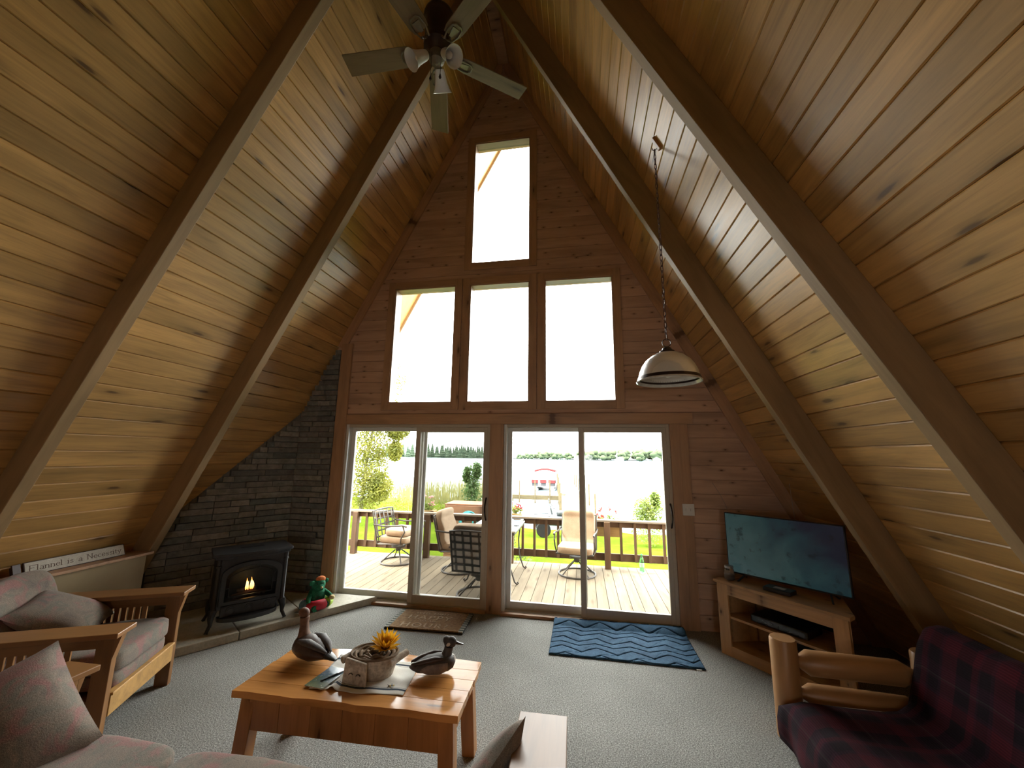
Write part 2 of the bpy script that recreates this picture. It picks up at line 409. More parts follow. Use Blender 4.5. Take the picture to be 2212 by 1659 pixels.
tag(trim_r.obj('trim_ridge', TRIM), 'narrow board along the ridge where both ceiling slopes meet', 'trim', **st)
# rear wall with one unseen small window, added for weak fill from behind
BW=[(.4,.95,1.1,1.7)]
g=G(); lv=[0,1.1,1.7,ZR]
for za,zb in zip(lv[:-1],lv[1:]):
    ops=sorted((b[0],b[1]) for b in BW if b[2]<(za+zb)/2<b[3]); ends=[None]+[e for o_ in ops for e in o_]+[None]
    for q in range(0,len(ends),2):
        l,r_=ends[q],ends[q+1]; n_=lambda v,z,sd: roofx(z,sd) if v is None else v
        a0,a1,b0,b1=n_(l,za,-1),n_(l,zb,-1),n_(r_,za,1),n_(r_,zb,1)
        g.hexa([(a0,YB-.12,za),(b0,YB-.12,za),(b0,YB,za),(a0,YB,za),(a1,YB-.12,zb),(b1,YB-.12,zb),(b1,YB,zb),(a1,YB,zb)])
tag(g.obj('wall_back', GPINE), 'pine wall closing the rear of the room, its unseen small window added for fill light', 'wall', **st)
for b in BW: portal(*b, y=YB-.06, d=1)
# ---- gable wall with openings
W1=(-.717,.041,4.055,5.808); WL=(-1.720,-.8985,2.276,3.775); WM=(-.717,.041,2.276,3.775); WR=(.221,1.027,2.276,3.775)
D1=(-2.25,-.41,0,2.02); D2=(-.25,1.56,0,2.02)
OPS=[W1,WL,WM,WR,D1,D2]
for o_ in OPS: portal(*o_)
lev = [0,2.02,2.276,3.775,4.055,5.808,7.12]; cnt = [14,2,11,2,13,9]
wall = None; core = G(); pieces = []
XS = -2.40
for a, b, n in zip(lev[:-1], lev[1:], cnt):
    for i in range(n):
        za = a+(b-a)*i/n; zb = a+(b-a)*(i+1)/n; zm = (za+zb)/2
        ops = sorted([(o_[0],o_[1]) for o_ in OPS if o_[2] < zm < o_[3]])
        ends = [None] + [e for o_ in ops for e in o_] + [None]
        for j in range(0, len(ends), 2):
            l, r = ends[j], ends[j+1]
            L0 = l if l is not None else roofx(za,-1); L1 = l if l is not None else roofx(zb,-1)
            R0 = r if r is not None else roofx(za,1); R1 = r if r is not None else roofx(zb,1)
            if R0-L0 < .01: continue
            core.hexa([(L0,.013,za),(R0,.013,za),(R0,.16,za),(L0,.16,za),(L1,.013,zb),(max(R1,L1+.001),.013,zb),(max(R1,L1+.001),.16,zb),(L1,.16,zb)])
            A0, A1 = max(L0,XS), max(L1,XS)
            if R0-A0 < .02: continue
            pieces.append((A0,A1,R0,max(R1,A1+.004),za,zb))
wall = tag(core.obj('wall_front', GPINE), 'tall triangular gable wall of reddish knotty pine around the windows', 'wall', **st)
for (A0,A1,R0,R1,za,zb) in pieces:
    h = zb-za; g = G(); e = .0012; c = .004
    # local: X length, Y up, Z towards the room; chamfered long edges
    vs = [(0,e,-.013),(R0-A0,e,-.013),(R1-A0,h-e,-.013),(A1-A0,h-e,-.013),
          (0,e,-c),(R0-A0,e,-c),(R1-A0,h-e,-c),(A1-A0,h-e,-c),
          (0,e+c,0),(R0-A0,e+c,0),(R1-A0,h-e-c,0),(A1-A0,h-e-c,0)]
    g.add(vs, [(3,2,1,0),(0,1,5,4),(1,2,6,5),(2,3,7,6),(3,0,4,7),(4,5,9,8),(5,6,10,9),(6,7,11,10),(7,4,8,11),(8,9,10,11)])
    o = g.obj('plank', GPINE, wall)
    o.matrix_local = Matrix(((1,0,0,A0),(0,0,-1,0),(0,1,0,za),(0,0,0,1)))
# casings and panes
def window(n, o_, label):
    x0,x1,z0,z1 = o_
    w = thing('window_%d'%n, label, 'window', ((x0+x1)/2,0,z0), 0, kind='structure'); hx=(x1-x0)/2; hz=z1-z0
    t=.016; cw=.085; d=.15
    for nm, b in (('jamb',(-hx,-hx+t,-.004,d,0,hz)),('jamb',(hx-t,hx,-.004,d,0,hz))): G().box(*b).obj(nm, TRIMZ, w)
    G().box(-hx+t,hx-t,-.004,d,hz-t,hz).obj('head_jamb', TRIM, w); G().box(-hx+t,hx-t,-.004,d,0,t).obj('sill', TRIM, w)
    G().box(-hx-cw,-hx+.004,-.018,-.001,-cw,hz+cw).obj('casing', TRIMZ, w, bevel=.002); G().box(hx-.004,hx+cw,-.018,-.001,-cw,hz+cw).obj('casing', TRIMZ, w, bevel=.002)
    G().box(-hx+.004,hx-.004,-.0175,-.001,hz-.004,hz+cw).obj('casing', TRIM, w, bevel=.002); G().box(-hx+.004,hx-.004,-.0175,-.001,-cw,.004).obj('casing', TRIM, w, bevel=.002)
    G().box(-hx+t,hx-t,.105,.111,t,hz-t).obj('pane', PANE, w)
    return w
window(1, W1, 'topmost tall window high in the gable')
window(2, WL, 'left window of the middle row above the glass doors')
window(3, WM, 'centre window of the middle row above the glass doors')
window(4, WR, 'right window of the middle row above the glass doors')
# trims
TR = 0
def trim(g, label, mat=TRIM, **kw):
    global TR; TR += 1
    return tag(g.obj('trim_%d'%TR, mat, bevel=.002, **kw), label, 'trim', **st)
for side, nm, s1 in ((-1,'left',(7.163-3.03)/SA),(1,'right',SLOPE)):
    d = Vector((side*CA,0,-SA)); inn = Vector((-side*SA,0,-CA)); g = G()
    # board follows the roof line
    A = Vector((XR,0,ZR)); w_=.115
    if side<0: pts=[A+d*.02, A+d*s1, A+d*s1+inn*w_-d*.0, A+inn*w_+d*.25]
    else: pts=[A+d*.02, A+d*s1, A+d*s1+inn*w_, A+inn*w_+d*.25]
    up=Vector((0,-1,0)); n_=d.cross(up); Mx=Matrix(((d.x,up.x,n_.x,A.x),(d.y,up.y,n_.y,A.y),(d.z,up.z,n_.z,A.z),(0,0,0,1))); inv=Mx.inverted()
    f=[inv@Vector((p.x,-.001,p.z)) for p in pts]+[inv@Vector((p.x,-.024,p.z)) for p in pts]
    g.add(f,[(0,1,2,3),(7,6,5,4),(0,4,5,1),(1,5,6,2),(2,6,7,3),(3,7,4,0)])
    o=trim(g, f'sloping pine trim board along the {nm} roof line of the gable wall'); o.matrix_world=Mx
trim(G().box(-2.40,-2.252,-.03,-.001,0,3.06), 'upright pine board between the stone wall and the left glass door', TRIMZ)
trim(G().box(-2.252,1.80,-.022,-.001,2.022,2.14), 'long horizontal pine header board above both glass doors')
trim(G().box(-.41,-.25,-.026,.16,0,2.021), 'upright pine post between the two glass doors', TRIMZ)
trim(G().box(1.562,1.66,-.022,-.001,0,2.021), 'upright pine casing right of the glass doors', TRIMZ)
trim(G().box(1.66,1.745,-.016,-.001,0,2.021), 'second upright board beside the light switch', TRIMZ)
trim(G().box(-1.95,-.412,-.05,-.001,0,.026), 'low pine threshold strip under the left glass door')
trim(G().box(-.25,1.56,-.05,-.001,0,.026), 'low pine threshold strip under the right glass door')
# eaves outside: soffit planks and fascia
for side, nm in ((-1,'left'),(1,'right')):
    d = Vector((side*CA,0,-SA)); inn = Vector((-side*SA,0,-CA)); g=G(); A=Vector((XR,1.0,ZR))
    pts=[A-inn*.18, A+d*SLOPE-inn*.18, A+d*SLOPE+inn*.010, A]
    pts[3]=Vector((XR,1.0,ZR-.010/CA))
    g.add([(p.x,1.10,p.z) for p in pts]+[(p.x,1.125,p.z) for p in pts],[(0,1,2,3),(7,6,5,4),(0,4,5,1),(1,5,6,2),(2,6,7,3),(3,7,4,0)])
    trim(g, f'{nm} barge board on the outer edge of the roof overhang', ALMOND)

# ---- sliding glass doors
def sash(parent, name, x0, x1, z0, z1, y, st_l, st_r, rt, rb, mat, th=.04):
    p = bpy.data.objects.new(name, None); COL.objects.link(p); p.parent = parent
    G().box(x0,x0+st_l,y-th/2,y+th/2,z0,z1).obj('stile', mat, p, bevel=.003); G().box(x1-st_r,x1,y-th/2,y+th/2,z0,z1).obj('stile', mat, p, bevel=.003)
    G().box(x0+st_l,x1-st_r,y-th/2+.001,y+th/2-.001,z1-rt,z1).obj('rail', mat, p, bevel=.003); G().box(x0+st_l,x1-st_r,y-th/2+.001,y+th/2-.001,z0,z0+rb).obj('rail', mat, p, bevel=.003)
    G().box(x0+st_l,x1-st_r,y-.003,y+.003,z0+rb,z1-rt).obj('pane', PANE, p)
    return p
def door(n, x0, x1, xs0, xs1, label, screen=False):
    d = thing('door_%d'%n, label, 'door', (0,0,0), 0, kind='structure')
    f=.035; zt=2.02
    G().box(x0,x0+f,.0,.15,.0,zt).obj('frame', WHITEV, d, bevel=.003); G().box(x1-f,x1,.0,.15,.0,zt).obj('frame', ALMOND, d, bevel=.003)  # left jamb white, right almond: the outdoor light on it is put into colour
    G().box(x0+f,x1-f,.0,.15,zt-f,zt).obj('frame', ALMOND, d, bevel=.003); G().box(x0+f,x1-f,.0,.15,0,.03).box(x0+f,x1-f,.052,.058,.03,.042).obj('sill_track', ALMOND, d, bevel=.002)
    sash(d,'fixed_panel', x0+f, xs0+.07, .03, zt-f, .095, .05, .055, .045, .075, WHITEV)
    s = sash(d,'sliding_panel', xs0, xs1, .03, zt-f, .03, .058, .066, .055, .085, ALMOND)
    hx = xs1-.018; z=1.07
    G().tube([(hx, -.0-.07*math.sin(math.pi*t/12), z-.12+.24*t/12) for t in range(13)], .009, 8).obj('handle', BRONZE, s, smooth=True)
    if screen:
        G().box(xs0+.05,xs1-.02,.132,.1325,.05,zt-.06).obj('insect_screen', SCREEN, d)
        for bx in ((xs0+.05,xs0+.10,.118,.142,.035,zt-.05),(xs1-.045,xs1-.012,.118,.142,.035,zt-.05),(xs0+.10,xs1-.045,.119,.141,.035,.09),(xs0+.10,xs1-.045,.119,.141,zt-.09,zt-.05)):
            G().box(*bx).obj('screen_frame', WHITEV, d, bevel=.002)
    return d
door(1, -2.25, -.41, -1.33, -.425, 'left sliding glass door with dark insect screen beside the stone wall', True)
door(2, -.25, 1.56, .595, 1.548, 'right sliding glass door behind the blue rug')

# ---- stone veneer in the left corner
def stonem():
    m, nt, b = newmat('stacked slate stone', .82, .3); v = coords(nt,(1,1,1)); g = noise(nt, v, 14, 5, .65, .4)
    oi = nd(nt,'ShaderNodeObjectInfo')
    c1 = ramp(nt, oi.outputs['Random'], [(0,(.14,.138,.13)),(.3,(.235,.222,.195)),(.55,(.15,.165,.155)),(.8,(.31,.29,.245)),(1,(.19,.178,.16))])
    col = mixc(nt, 1.0, c1, ramp(nt, g, [(.3,(.65,)*3),(.7,(1.3,)*3)]), 'MULTIPLY'); nt.links.new(col, b.inputs['Base Color']); bump(nt, b, g, .6, .008); return m
STONE = stonem()
stone_cache = {}
def stone_mesh(L, h, v_):
    L = round(L/.03)*.03; k=(L,round(h,3),v_)
    if k not in stone_cache:
        rnd = random.Random(hash(k)&0xffff); g=G(); e=.0015
        t=.02+.012*v_; j=lambda: rnd.uniform(-.004,.004)
        g.hexa([(e,e,-.01),(L-e,e,-.01),(L-e,h-e,-.01),(e,h-e,-.01),(e+.002+j()*.3,e+.002,t+j()),(L-e-.002,e+.002,t+j()),(L-e-.002+j()*.3,h-e-.002,t+j()),(e+.002,h-e-.002,t+j())])
        stone_cache[k]=g.mesh('stone', STONE)
    return stone_cache[k], L
PA = Vector((-2.905,-.0,0)); PB = Vector((-3.57,-1.075,0)); ud = (PB-PA).normalized(); nd_ = Vector((-ud.y, ud.x, 0))
if nd_.x < 0: nd_ = -nd_
# backing walls
bk = G(); Ld=(PB-PA).length
def roofs(z):   # distance along the diagonal wall at which the roof plane is met
    # XR - (ZR-z)/TA = PA.x + ud.x*s
    return (roofx(z,-1)-PA.x)/ud.x
zz=[0]+[.05*i for i in range(1,46)]
poly=[(0,0),(Ld,0)]
z_at=lambda s: ZR-TA*abs(PA.x+ud.x*s-XR)
poly+= [(Ld, z_at(Ld)),(0,z_at(0))]
Md=Matrix(((ud.x,0,nd_.x,PA.x),(ud.y,0,nd_.y,PA.y),(0,1,0,0),(0,0,0,1)))
bk.prism(poly,-.06,-.004,Md)
sw = tag(bk.obj('wall_left', STONE), 'dark stacked stone wall filling the corner behind the stove', 'wall', **st)
rh=.066
def course(M, x_lim, z0):
    z=z0; i=0
    while True:
        a,b = x_lim(z+rh*.98)
        if b-a < .05: 
            if z>3.0: break
            z+=rh; i+=1; 
            if z>3.2: break
            continue
        x=a-random.uniform(0,.12) if False else a
        while x < b-.03:
            L=random.choice([.15,.18,.24,.27,.33,.39]); L=min(L,b-x)
            if b-(x+L) < .05: L=b-x
            me,LL=stone_mesh(max(L,.03), rh, random.randint(0,2))
            o=link('stone', me, sw); o.matrix_local = M @ Matrix.Translation((x,z,0)) @ Matrix.Diagonal((L/LL,1,1,1))
            x+=L
        z+=rh; i+=1
        if z>3.1: break
# gable part : local X = +x from the corner, Y up, Z towards the room (-y)
Mg=Matrix(((1,0,0,0),(0,0,-1,.0),(0,1,0,0),(0,0,0,1)))
course(Mg, lambda z:(max(-2.89, roofx(z,-1)+.005), -2.405), .075)
course(Md, lambda z:(.012, min(Ld, roofs(z)-.01)) , .075)
# ---- hearth of three slabs
def hearth():
    h = thing('hearth', 'low pale stone hearth running diagonally under the stove', 'hearth', (0,0,0))
    HM = mottle('hearth slate', [(.3,(.36,.33,.25)),(.5,(.48,.445,.35)),(.7,(.40,.38,.31))], 5, .6, .4, fine=(60,.12), bmp=.2)
    a=Vector((-1.80,-.155)); b=Vector((-2.86,-1.70)); dv=(b-a).normalized(); nn=Vector((-dv.y,dv.x)); 
    if nn.x>0: nn=-nn
    Lh=(b-a).length; js=[0,.555,1.115,Lh]
    back=lambda p: p+nn*.92
    for i in range(3):
        s0=js[i]+(.004 if i else 0); s1=js[i+1]-.004
        p0=a+dv*s0; p1=a+dv*s1
        if i==0: poly=[(-1.80+.11,-.002),(p0.x+.0,p0.y),(p1.x,p1.y),(back(p1).x, min(back(p1).y,-.03)),(-2.235,-.034),(-2.235,-.002)]
        else: 
            q1=back(p1); q0=back(p0); q0y=min(q0.y,-.03); poly=[(p0.x,p0.y),(p1.x,p1.y),(q1.x,min(q1.y,-.03)),(q0.x,q0y)]
        g=G(); g.prism(poly[::-1],.0,.072); g.obj('slab', HM, h, bevel=.006)
    return h
hearth()
# knee wall and ledge under the left slope
KNEE = flat('tan painted board', (.40,.31,.18), .7, .3, var=.05, scale=6)
g=G(); g.box(-3.66,-3.46,-2.297,-1.172,.0,.70)
tag(g.obj('wall_knee', KNEE), 'tan low knee wall beneath the sign ledge', 'wall', **st)
trim(G().box(-3.645,-3.405,-2.296,-1.15,.70,.722), 'pine ledge shelf carrying the lettered sign')
# switch plate
s = thing('light_switch','white square light switch plate right of the glass doors','switch',(1.70,-.0165,1.14))
G().box(-.058,.058,-.007,0,-.058,.058).obj('plate', WHITEV, s, bevel=.003)
for dx in (-.023,.023):
    G().box(dx-.005,dx+.005,-.016,-.006,-.012,.012).obj('toggle', WHITEV, s, bevel=.001)
# ------------------------------------------------------------------ furniture
# ---- coffee table
def coffee_table():
    t = thing('coffee_table','low lacquered pine coffee table with splayed legs and rough edged top','table',(-.578,-2.19,0),R(1.75))
    L, Wd, H = 1.21, .50, .45
    n=5; rnd=random.Random(4)
    # live-edge top from boards running lengthwise
    yb=[-Wd/2+Wd*i/n for i in range(n+1)]
    for i in range(n):
        g=G(); m=14; y0,y1=yb[i]+.0006,yb[i+1]-.0006
        lo=[y0]*(m+1); hi=[y1]*(m+1)
        if i==0: lo=[y0+.004*math.sin(k*1.3)+.003*math.sin(k*2.9)-.002 for k in range(m+1)]
        if i==n-1: hi=[y1+.007*math.sin(k*1.7)+.003 for k in range(m+1)]
        xs=[-L/2+L*k/m for k in range(m+1)]
        xs[0]+=rnd.uniform(-.004,.004); xs[-1]+=rnd.uniform(-.004,.004)
        poly=[(x,y) for x,y in zip(xs,lo)]+[(x,y) for x,y in zip(xs[::-1],hi[::-1])]
        g.prism(poly,H-.033,H); g.obj('top_board', LACQ, t, bevel=.0012)
    # apron of upright boards
    for s_,yy in ((-1,-Wd/2+.035),(1,Wd/2-.035)):
        nb=6; x0,x1=-L/2+.085,L/2-.085
        for k in range(nb):
            a=x0+(x1-x0)*k/nb; b=x0+(x1-x0)*(k+1)/nb
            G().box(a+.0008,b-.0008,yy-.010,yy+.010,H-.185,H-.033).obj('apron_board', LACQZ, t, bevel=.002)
    for xx in (-L/2+.075,L/2-.075):
        for k in range(3):
            a=-Wd/2+.075+(Wd-.15)*k/3; b=-Wd/2+.075+(Wd-.15)*(k+1)/3
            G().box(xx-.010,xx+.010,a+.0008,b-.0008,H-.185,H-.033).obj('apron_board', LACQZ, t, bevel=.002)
    for sx in (-1,1):
        for sy in (-1,1):
            top=(sx*(L/2-.075),sy*(Wd/2-.06),H-.034); bot=(sx*(L/2-.05),sy*(Wd/2-.045),0)
            g=G(); g.hexa([(bot[0]+a*.036,bot[1]+b*.036,0) for a,b in ((-1,-1),(1,-1),(1,1),(-1,1))]+[(top[0]+a*.04,top[1]+b*.034,top[2]) for a,b in ((-1,-1),(1,-1),(1,1),(-1,1))])
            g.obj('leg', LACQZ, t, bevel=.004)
    return t
coffee_table()
# ---- mission style seating (armchair and sofa share the builder)
def slatted_arm(p, x_in, side, D, zt, aw=.17, nsl=11):
    # arm runs along local -X (front at x=0); side=+1 left(+y) / -1
    yo = x_in; yc = yo + side*aw/2
    G().box(-D,.045,min(yo-side*.03,yo+side*(aw-.03)),max(yo-side*.03,yo+side*(aw-.03)),zt-.028,zt).obj('armrest', OAK, p, bevel=.004)
    ys=yo+side*.05
    # front post with a flared bracket top
    G().hexa([(-.085,ys-.022,0),(.0,ys-.022,0),(.0,ys+.022,0),(-.085,ys+.022,0),(-.085,ys-.022,zt-.03),(.0,ys-.022,zt-.03),(.0,ys+.022,zt-.03),(-.085,ys+.022,zt-.03)]).obj('leg', OAKZ, p, bevel=.003)
    gb=G(); gb.add([(.0,ys-.022,zt-.03),(.0,ys+.022,zt-.03),(.032,ys+.022,zt-.03),(.032,ys-.022,zt-.03),(.0,ys-.022,zt-.16),(.0,ys+.022,zt-.16)],[(0,1,2,3),(0,4,5,1),(3,2,5,4),(0,3,4),(1,5,2)]); gb.obj('bracket', OAKZ, p)
    G().box(-D+.02,-D+.10,ys-.022,ys+.022,0,zt-.03).obj('leg', OAKZ, p, bevel=.003)
    G().box(-D+.10,-.085,ys-.012,ys+.012,zt-.10,zt-.03).obj('top_rail', OAK, p, bevel=.002)
    G().box(-D+.10,-.085,ys-.014,ys+.014,.15,.27).obj('bottom_rail', OAK, p, bevel=.002)
    a,b=-D+.16,-.20
    for k in range(nsl):
        x=a+(b-a)*(k+.5)/nsl; G().box(x-.014,x+.014,ys-.006,ys+.006,.27,zt-.10).obj('slat', OAKZ, p)
def wob(amp, f=9.0, ph=0):
    def fn(p):
        return p + Vector((math.sin(p.y*f+ph)*amp, math.sin(p.x*f*1.2+ph*2)*amp, (math.sin(p.x*f+1+ph)+math.sin(p.y*f*.9+ph))*amp))
    return fn
def armchair():
    t = thing('armchair','oak slatted armchair with faded floral cushions beside the stove','armchair',(-2.21,-2.06,0),R(25))
    D=.82; wi=.295; zt=.64
    slatted_arm(t, wi, 1, D, zt); slatted_arm(t, -wi, -1, D, zt)
    G().box(-.03,.004,-wi-.025,wi+.025,.165,.272).obj('front_rail', PINE, t, bevel=.003)
    G().box(-.03,.012,-wi-.024,wi+.024,.272,.288).obj('rail_moulding', PINE, t, bevel=.003)
    G().box(-D+.05,-D+.08,-wi-.03,wi+.03,.20,.60).obj('back_frame', OAK, t, bevel=.003)
    G().box(-D+.08,-.06,-wi-.02,wi+.02,.20,.25).obj('seat_deck', OAK, t)
    M=Matrix.Translation((-.37,0,.325)); G().sup(.36,wi-.012,.042,.22,36,14,M,wob(.003,11)).obj('lower_cushion', FLORAL, t, smooth=True, ang=80)
    M=Matrix.Translation((-.37,0,.41)) @ Matrix.Rotation(R(-3),4,'Y'); c=G().sup(.37,wi-.008,.062,.25,36,14,M,wob(.004,9)).obj('seat_cushion', FLORAL, t, smooth=True, ang=80)
    M=Matrix.Translation((-.79,0,.585)) @ Matrix.Rotation(R(-20),4,'Y'); 
    def tuft(p):
        q=p.copy(); k=.014*(math.cos(p.y*26)) ; q.x += k*(1 if p.x>0 else -1); q.z+= .012*math.sin(p.y*14); return q
    bc=G().sup(.105,wi+.06,.27,.42,40,18,M,tuft).obj('back_cushion', FLORAL, t, smooth=True, ang=80)
    return t
armchair()
# throw pillow on the armchair
p = G().pillow(.46,.42,.17,fn=lambda q: q+Vector((0,0,.012*math.sin(q.x*12)))).obj('throw_pillow', FLORAL, smooth=True, ang=80)
p.matrix_world = Matrix.Translation((-2.76,-2.20,.59)) @ rotz(R(25)) @ Matrix.Rotation(R(32),4,'Y') @ Matrix.Rotation(R(14),4,'Z')
tag(p,'floral throw pillow leaning on the back of the armchair','pillow')
def sofa():
    x0,x1=-1.954,.523; cx=(x0+x1)/2; Wd=(x1-x0)
    t = thing('sofa','oak slatted sofa with floral seat cushions in front of the coffee table','sofa',(cx,-2.66,0),R(91.5))
    # local: front +X, width along Y (local +Y = world -X)
    D=1.0; wi=Wd/2-.17+.03-.0; zt=.60
    slatted_arm(t, wi, 1, D, zt, .20, 12); slatted_arm(t, -wi, -1, D, zt, .20, 12)
    G().box(-.11,-.075,-wi-.03,wi+.03,.18,.29).obj('front_rail', OAK, t, bevel=.003)
    G().box(-D+.05,-D+.08,-wi-.03,wi+.03,.18,.62).obj('back_frame', OAK, t, bevel=.003)
    G().box(-D+.08,-.11,-wi-.02,wi+.02,.2,.24).obj('seat_deck', OAK, t)
    n=3; w=2*(wi-.01)/n
    for k in range(n):
        y=-wi+.01+w*(k+.5)
        M=Matrix.Translation((-.48,y,.33)); G().sup(.385,w/2-.004,.09,.22,36,16,M,wob(.004,9,k)).obj('seat_cushion', FLORAL, t, smooth=True, ang=80)
        M=Matrix.Translation((-.84,y,.53)) @ Matrix.Rotation(R(-12),4,'Y'); G().sup(.09,w/2-.004,.155,.35,36,16,M,wob(.005,9,k+3)).obj('back_cushion', FLORAL, t, smooth=True, ang=80)
    return t
sofa()
p = G().pillow(.54,.54,.23,22,pinch=.04,fn=lambda q: q+Vector((0,0,.010*math.sin(q.x*11+1)))).obj('throw_pillow', FLORAL, smooth=True, ang=80)
p.matrix_world = Matrix.Translation((-1.79,-3.01,.47)) @ rotz(R(30)) @ Matrix.Rotation(R(50),4,'X') @ Matrix.Rotation(R(40),4,'Z')
tag(p,'large floral pillow at the left end of the sofa','pillow')
p = G().pillow(.40,.40,.13,20).obj('throw_pillow', FLORAL, smooth=True, ang=80)
_u=Vector((.56,.14,.80)).normalized(); _n=Vector((-.80,.25,.52)); _n=(_n-_u*_n.dot(_u)).normalized(); _w=_n.cross(_u); _x=(_u+_w).normalized(); _yv=_n.cross(_x)
p.matrix_world = Matrix(((_x.x,_yv.x,_n.x,.24),(_x.y,_yv.y,_n.y,-2.80),(_x.z,_yv.z,_n.z,.455),(0,0,0,1)))
tag(p,'floral pillow with dark back leaning on the right sofa arm','pillow')
# ---- log futon with plaid blanket
def log_sofa():
    t = thing('log_sofa','peeled log sofa with round posts on the right under the slope','sofa',(1.86,-1.47,0),0)
    def log(a,b,r,name,tap=0,nr=20):
        a=Vector(a); b=Vector(b); d=b-a; L=d.length; d.normalize(); g=G()
        if tap: pts=[a,a+d*.012,a+d*.07,b-d*.09,b-d*.02,b]; rr=[r*.35,r*.42,r,r*.98,r*.45,r*.35]
        else: pts=[a,b-d*.012,b]; rr=[r*1.03,r,r*.93]
        # local grain: build along X
        z=d; x=z.orthogonal().normalized(); 
        Mx=Matrix.Translation(a) @ Vector((1,0,0)).rotation_difference(d).to_matrix().to_4x4(); inv=Mx.inverted()
        g.tube([inv@q for q in pts], rr, nr); o=g.obj(name, LOG, t, smooth=True); o.matrix_local=Mx; return o
    log((0,0,0),(0,0,.555),.074,'post'); log((.76,-.02,0),(.76,-.02,.545),.072,'post')
    log((.06,0,.425),(.70,-.02,.42),.070,'arm_log',1); log((.06,0,.25),(.72,-.02,.24),.058,'arm_log',1)
    log((0,-1.95,0),(0,-1.95,.555),.074,'post'); log((.76,-1.97,0),(.76,-1.97,.545),.072,'post')
    log((.06,-1.95,.405),(.70,-1.97,.40),.074,'arm_log',1)
    log((.0,-.05,.10),(.0,-1.9,.10),.04,'front_log'); log((.87,-.05,.42),(.87,-1.9,.42),.045,'back_log')
    G().box(.0,.78,-1.86,-.09,.11,.14).obj('seat_deck', LOG, t)
    M=Matrix.Translation((.36,-.975,.20)); G().sup(.40,.885,.06,.2,40,14,M).obj('seat_cushion', SLING, t, smooth=True, ang=80)
    M=Matrix.Translation((.73,-.975,.47)) @ Matrix.Rotation(R(16),4,'Y'); G().sup(.07,.885,.25,.3,40,14,M).obj('back_cushion', SLING, t, smooth=True, ang=80)
    return t
log_sofa()
def plaidm():
    m, nt, b = newmat('dark red plaid wool', .97, .1); tc = nd(nt,'ShaderNodeTexCoord'); sp = nd(nt,'ShaderNodeSeparateXYZ'); nt.links.new(tc.outputs['UV'], sp.inputs[0])
    def stripes(c, per, stops):
        f = mth(nt,'FRACT',mth(nt,'MULTIPLY',c,1/per)); return ramp(nt, f, stops, 'CONSTANT')
    dk=(.005,.003,.005); rd=(.052,.006,.011); pl=(.021,.007,.014); gy=(.035,.03,.03)
    a = stripes(sp.outputs[0], .30, [(0,dk),(.10,rd),(.34,pl),(.40,dk),(.58,pl),(.62,gy),(.65,pl),(.84,dk)])
    c = stripes(sp.outputs[1], .28, [(0,rd),(.30,pl),(.36,dk),(.56,pl),(.60,rd),(.72,dk)])
    col = mixc(nt, .5, a, c)
    f = nd(nt,'ShaderNodeTexWave', bands_direction='X'); f.inputs['Scale'].default_value=26; f.inputs['Distortion'].default_value=1.5
    nt.links.new(tc.outputs['UV'], f.inputs['Vector'])
    col = mixc(nt, 1.0, col, ramp(nt, f.outputs['Fac'], [(.2,(.72,)*3),(.8,(1.25,)*3)]), 'MULTIPLY')
    nt.links.new(col, b.inputs['Base Color']); bump(nt, b, f.outputs['Fac'], .4, .004); b.inputs['Sheen Weight'].default_value=.08; b.inputs['Sheen Tint'].default_value=(.5,.3,.35,1); return m
PLAID = plaidm()
def blanket():
    # profile in local x (towards the back) / z, draped over seat and back
    prof=[(-.085,.03),(-.09,.08),(-.088,.14),(-.078,.20),(-.045,.255),(.02,.275),(.14,.272),(.28,.27),(.42,.27),(.53,.285),(.585,.33),(.61,.41),(.635,.50),(.655,.59),(.675,.67),(.71,.735),(.765,.75),(.815,.725),(.835,.67),(.84,.60)]
    n=len(prof); ny=44; g=G(); uv=[]
    acc=[0]
    for i in range(1,n): acc.append(acc[-1]+math.hypot(prof[i][0]-prof[i-1][0],prof[i][1]-prof[i-1][1]))
    for j in range(ny+1):
        y=-1.86*j/ny
        for i,(x,z) in enumerate(prof):
            k=.006*math.sin(y*17+i*.7)+.005*math.sin(y*31+i*.3)
            if i<4: k+=.014*math.sin(y*24+1.2)*(4-i)/4
            ed=0
            if j<3: ed=[.045,.016,.003][j]
            zz=max(z-ed*(1 if i>3 else 0)+k*(.6 if i<=15 else .3), .02); xx=x-(k if i<5 else k*.3)
            if j==0 and i>9: xx+=.01
            g.v.append((xx,y,zz)); uv.append((acc[i],y))
    for j in range(ny):
        for i in range(n-1):
            a=j*n+i; g.f.append((a,a+n,a+n+1,a+1))
    me=g.mesh('plaid_blanket',PLAID,True,80); ul=me.uv_layers.new(name='uv')
    for lp in me.loops: ul.data[lp.index].uv=uv[lp.vertex_index]
    o=link('plaid_blanket',me,None,(1.86,-1.555,0),0,solid=.008); 
    return tag(o,'dark red plaid wool blanket draped over the log sofa','blanket')
blanket()
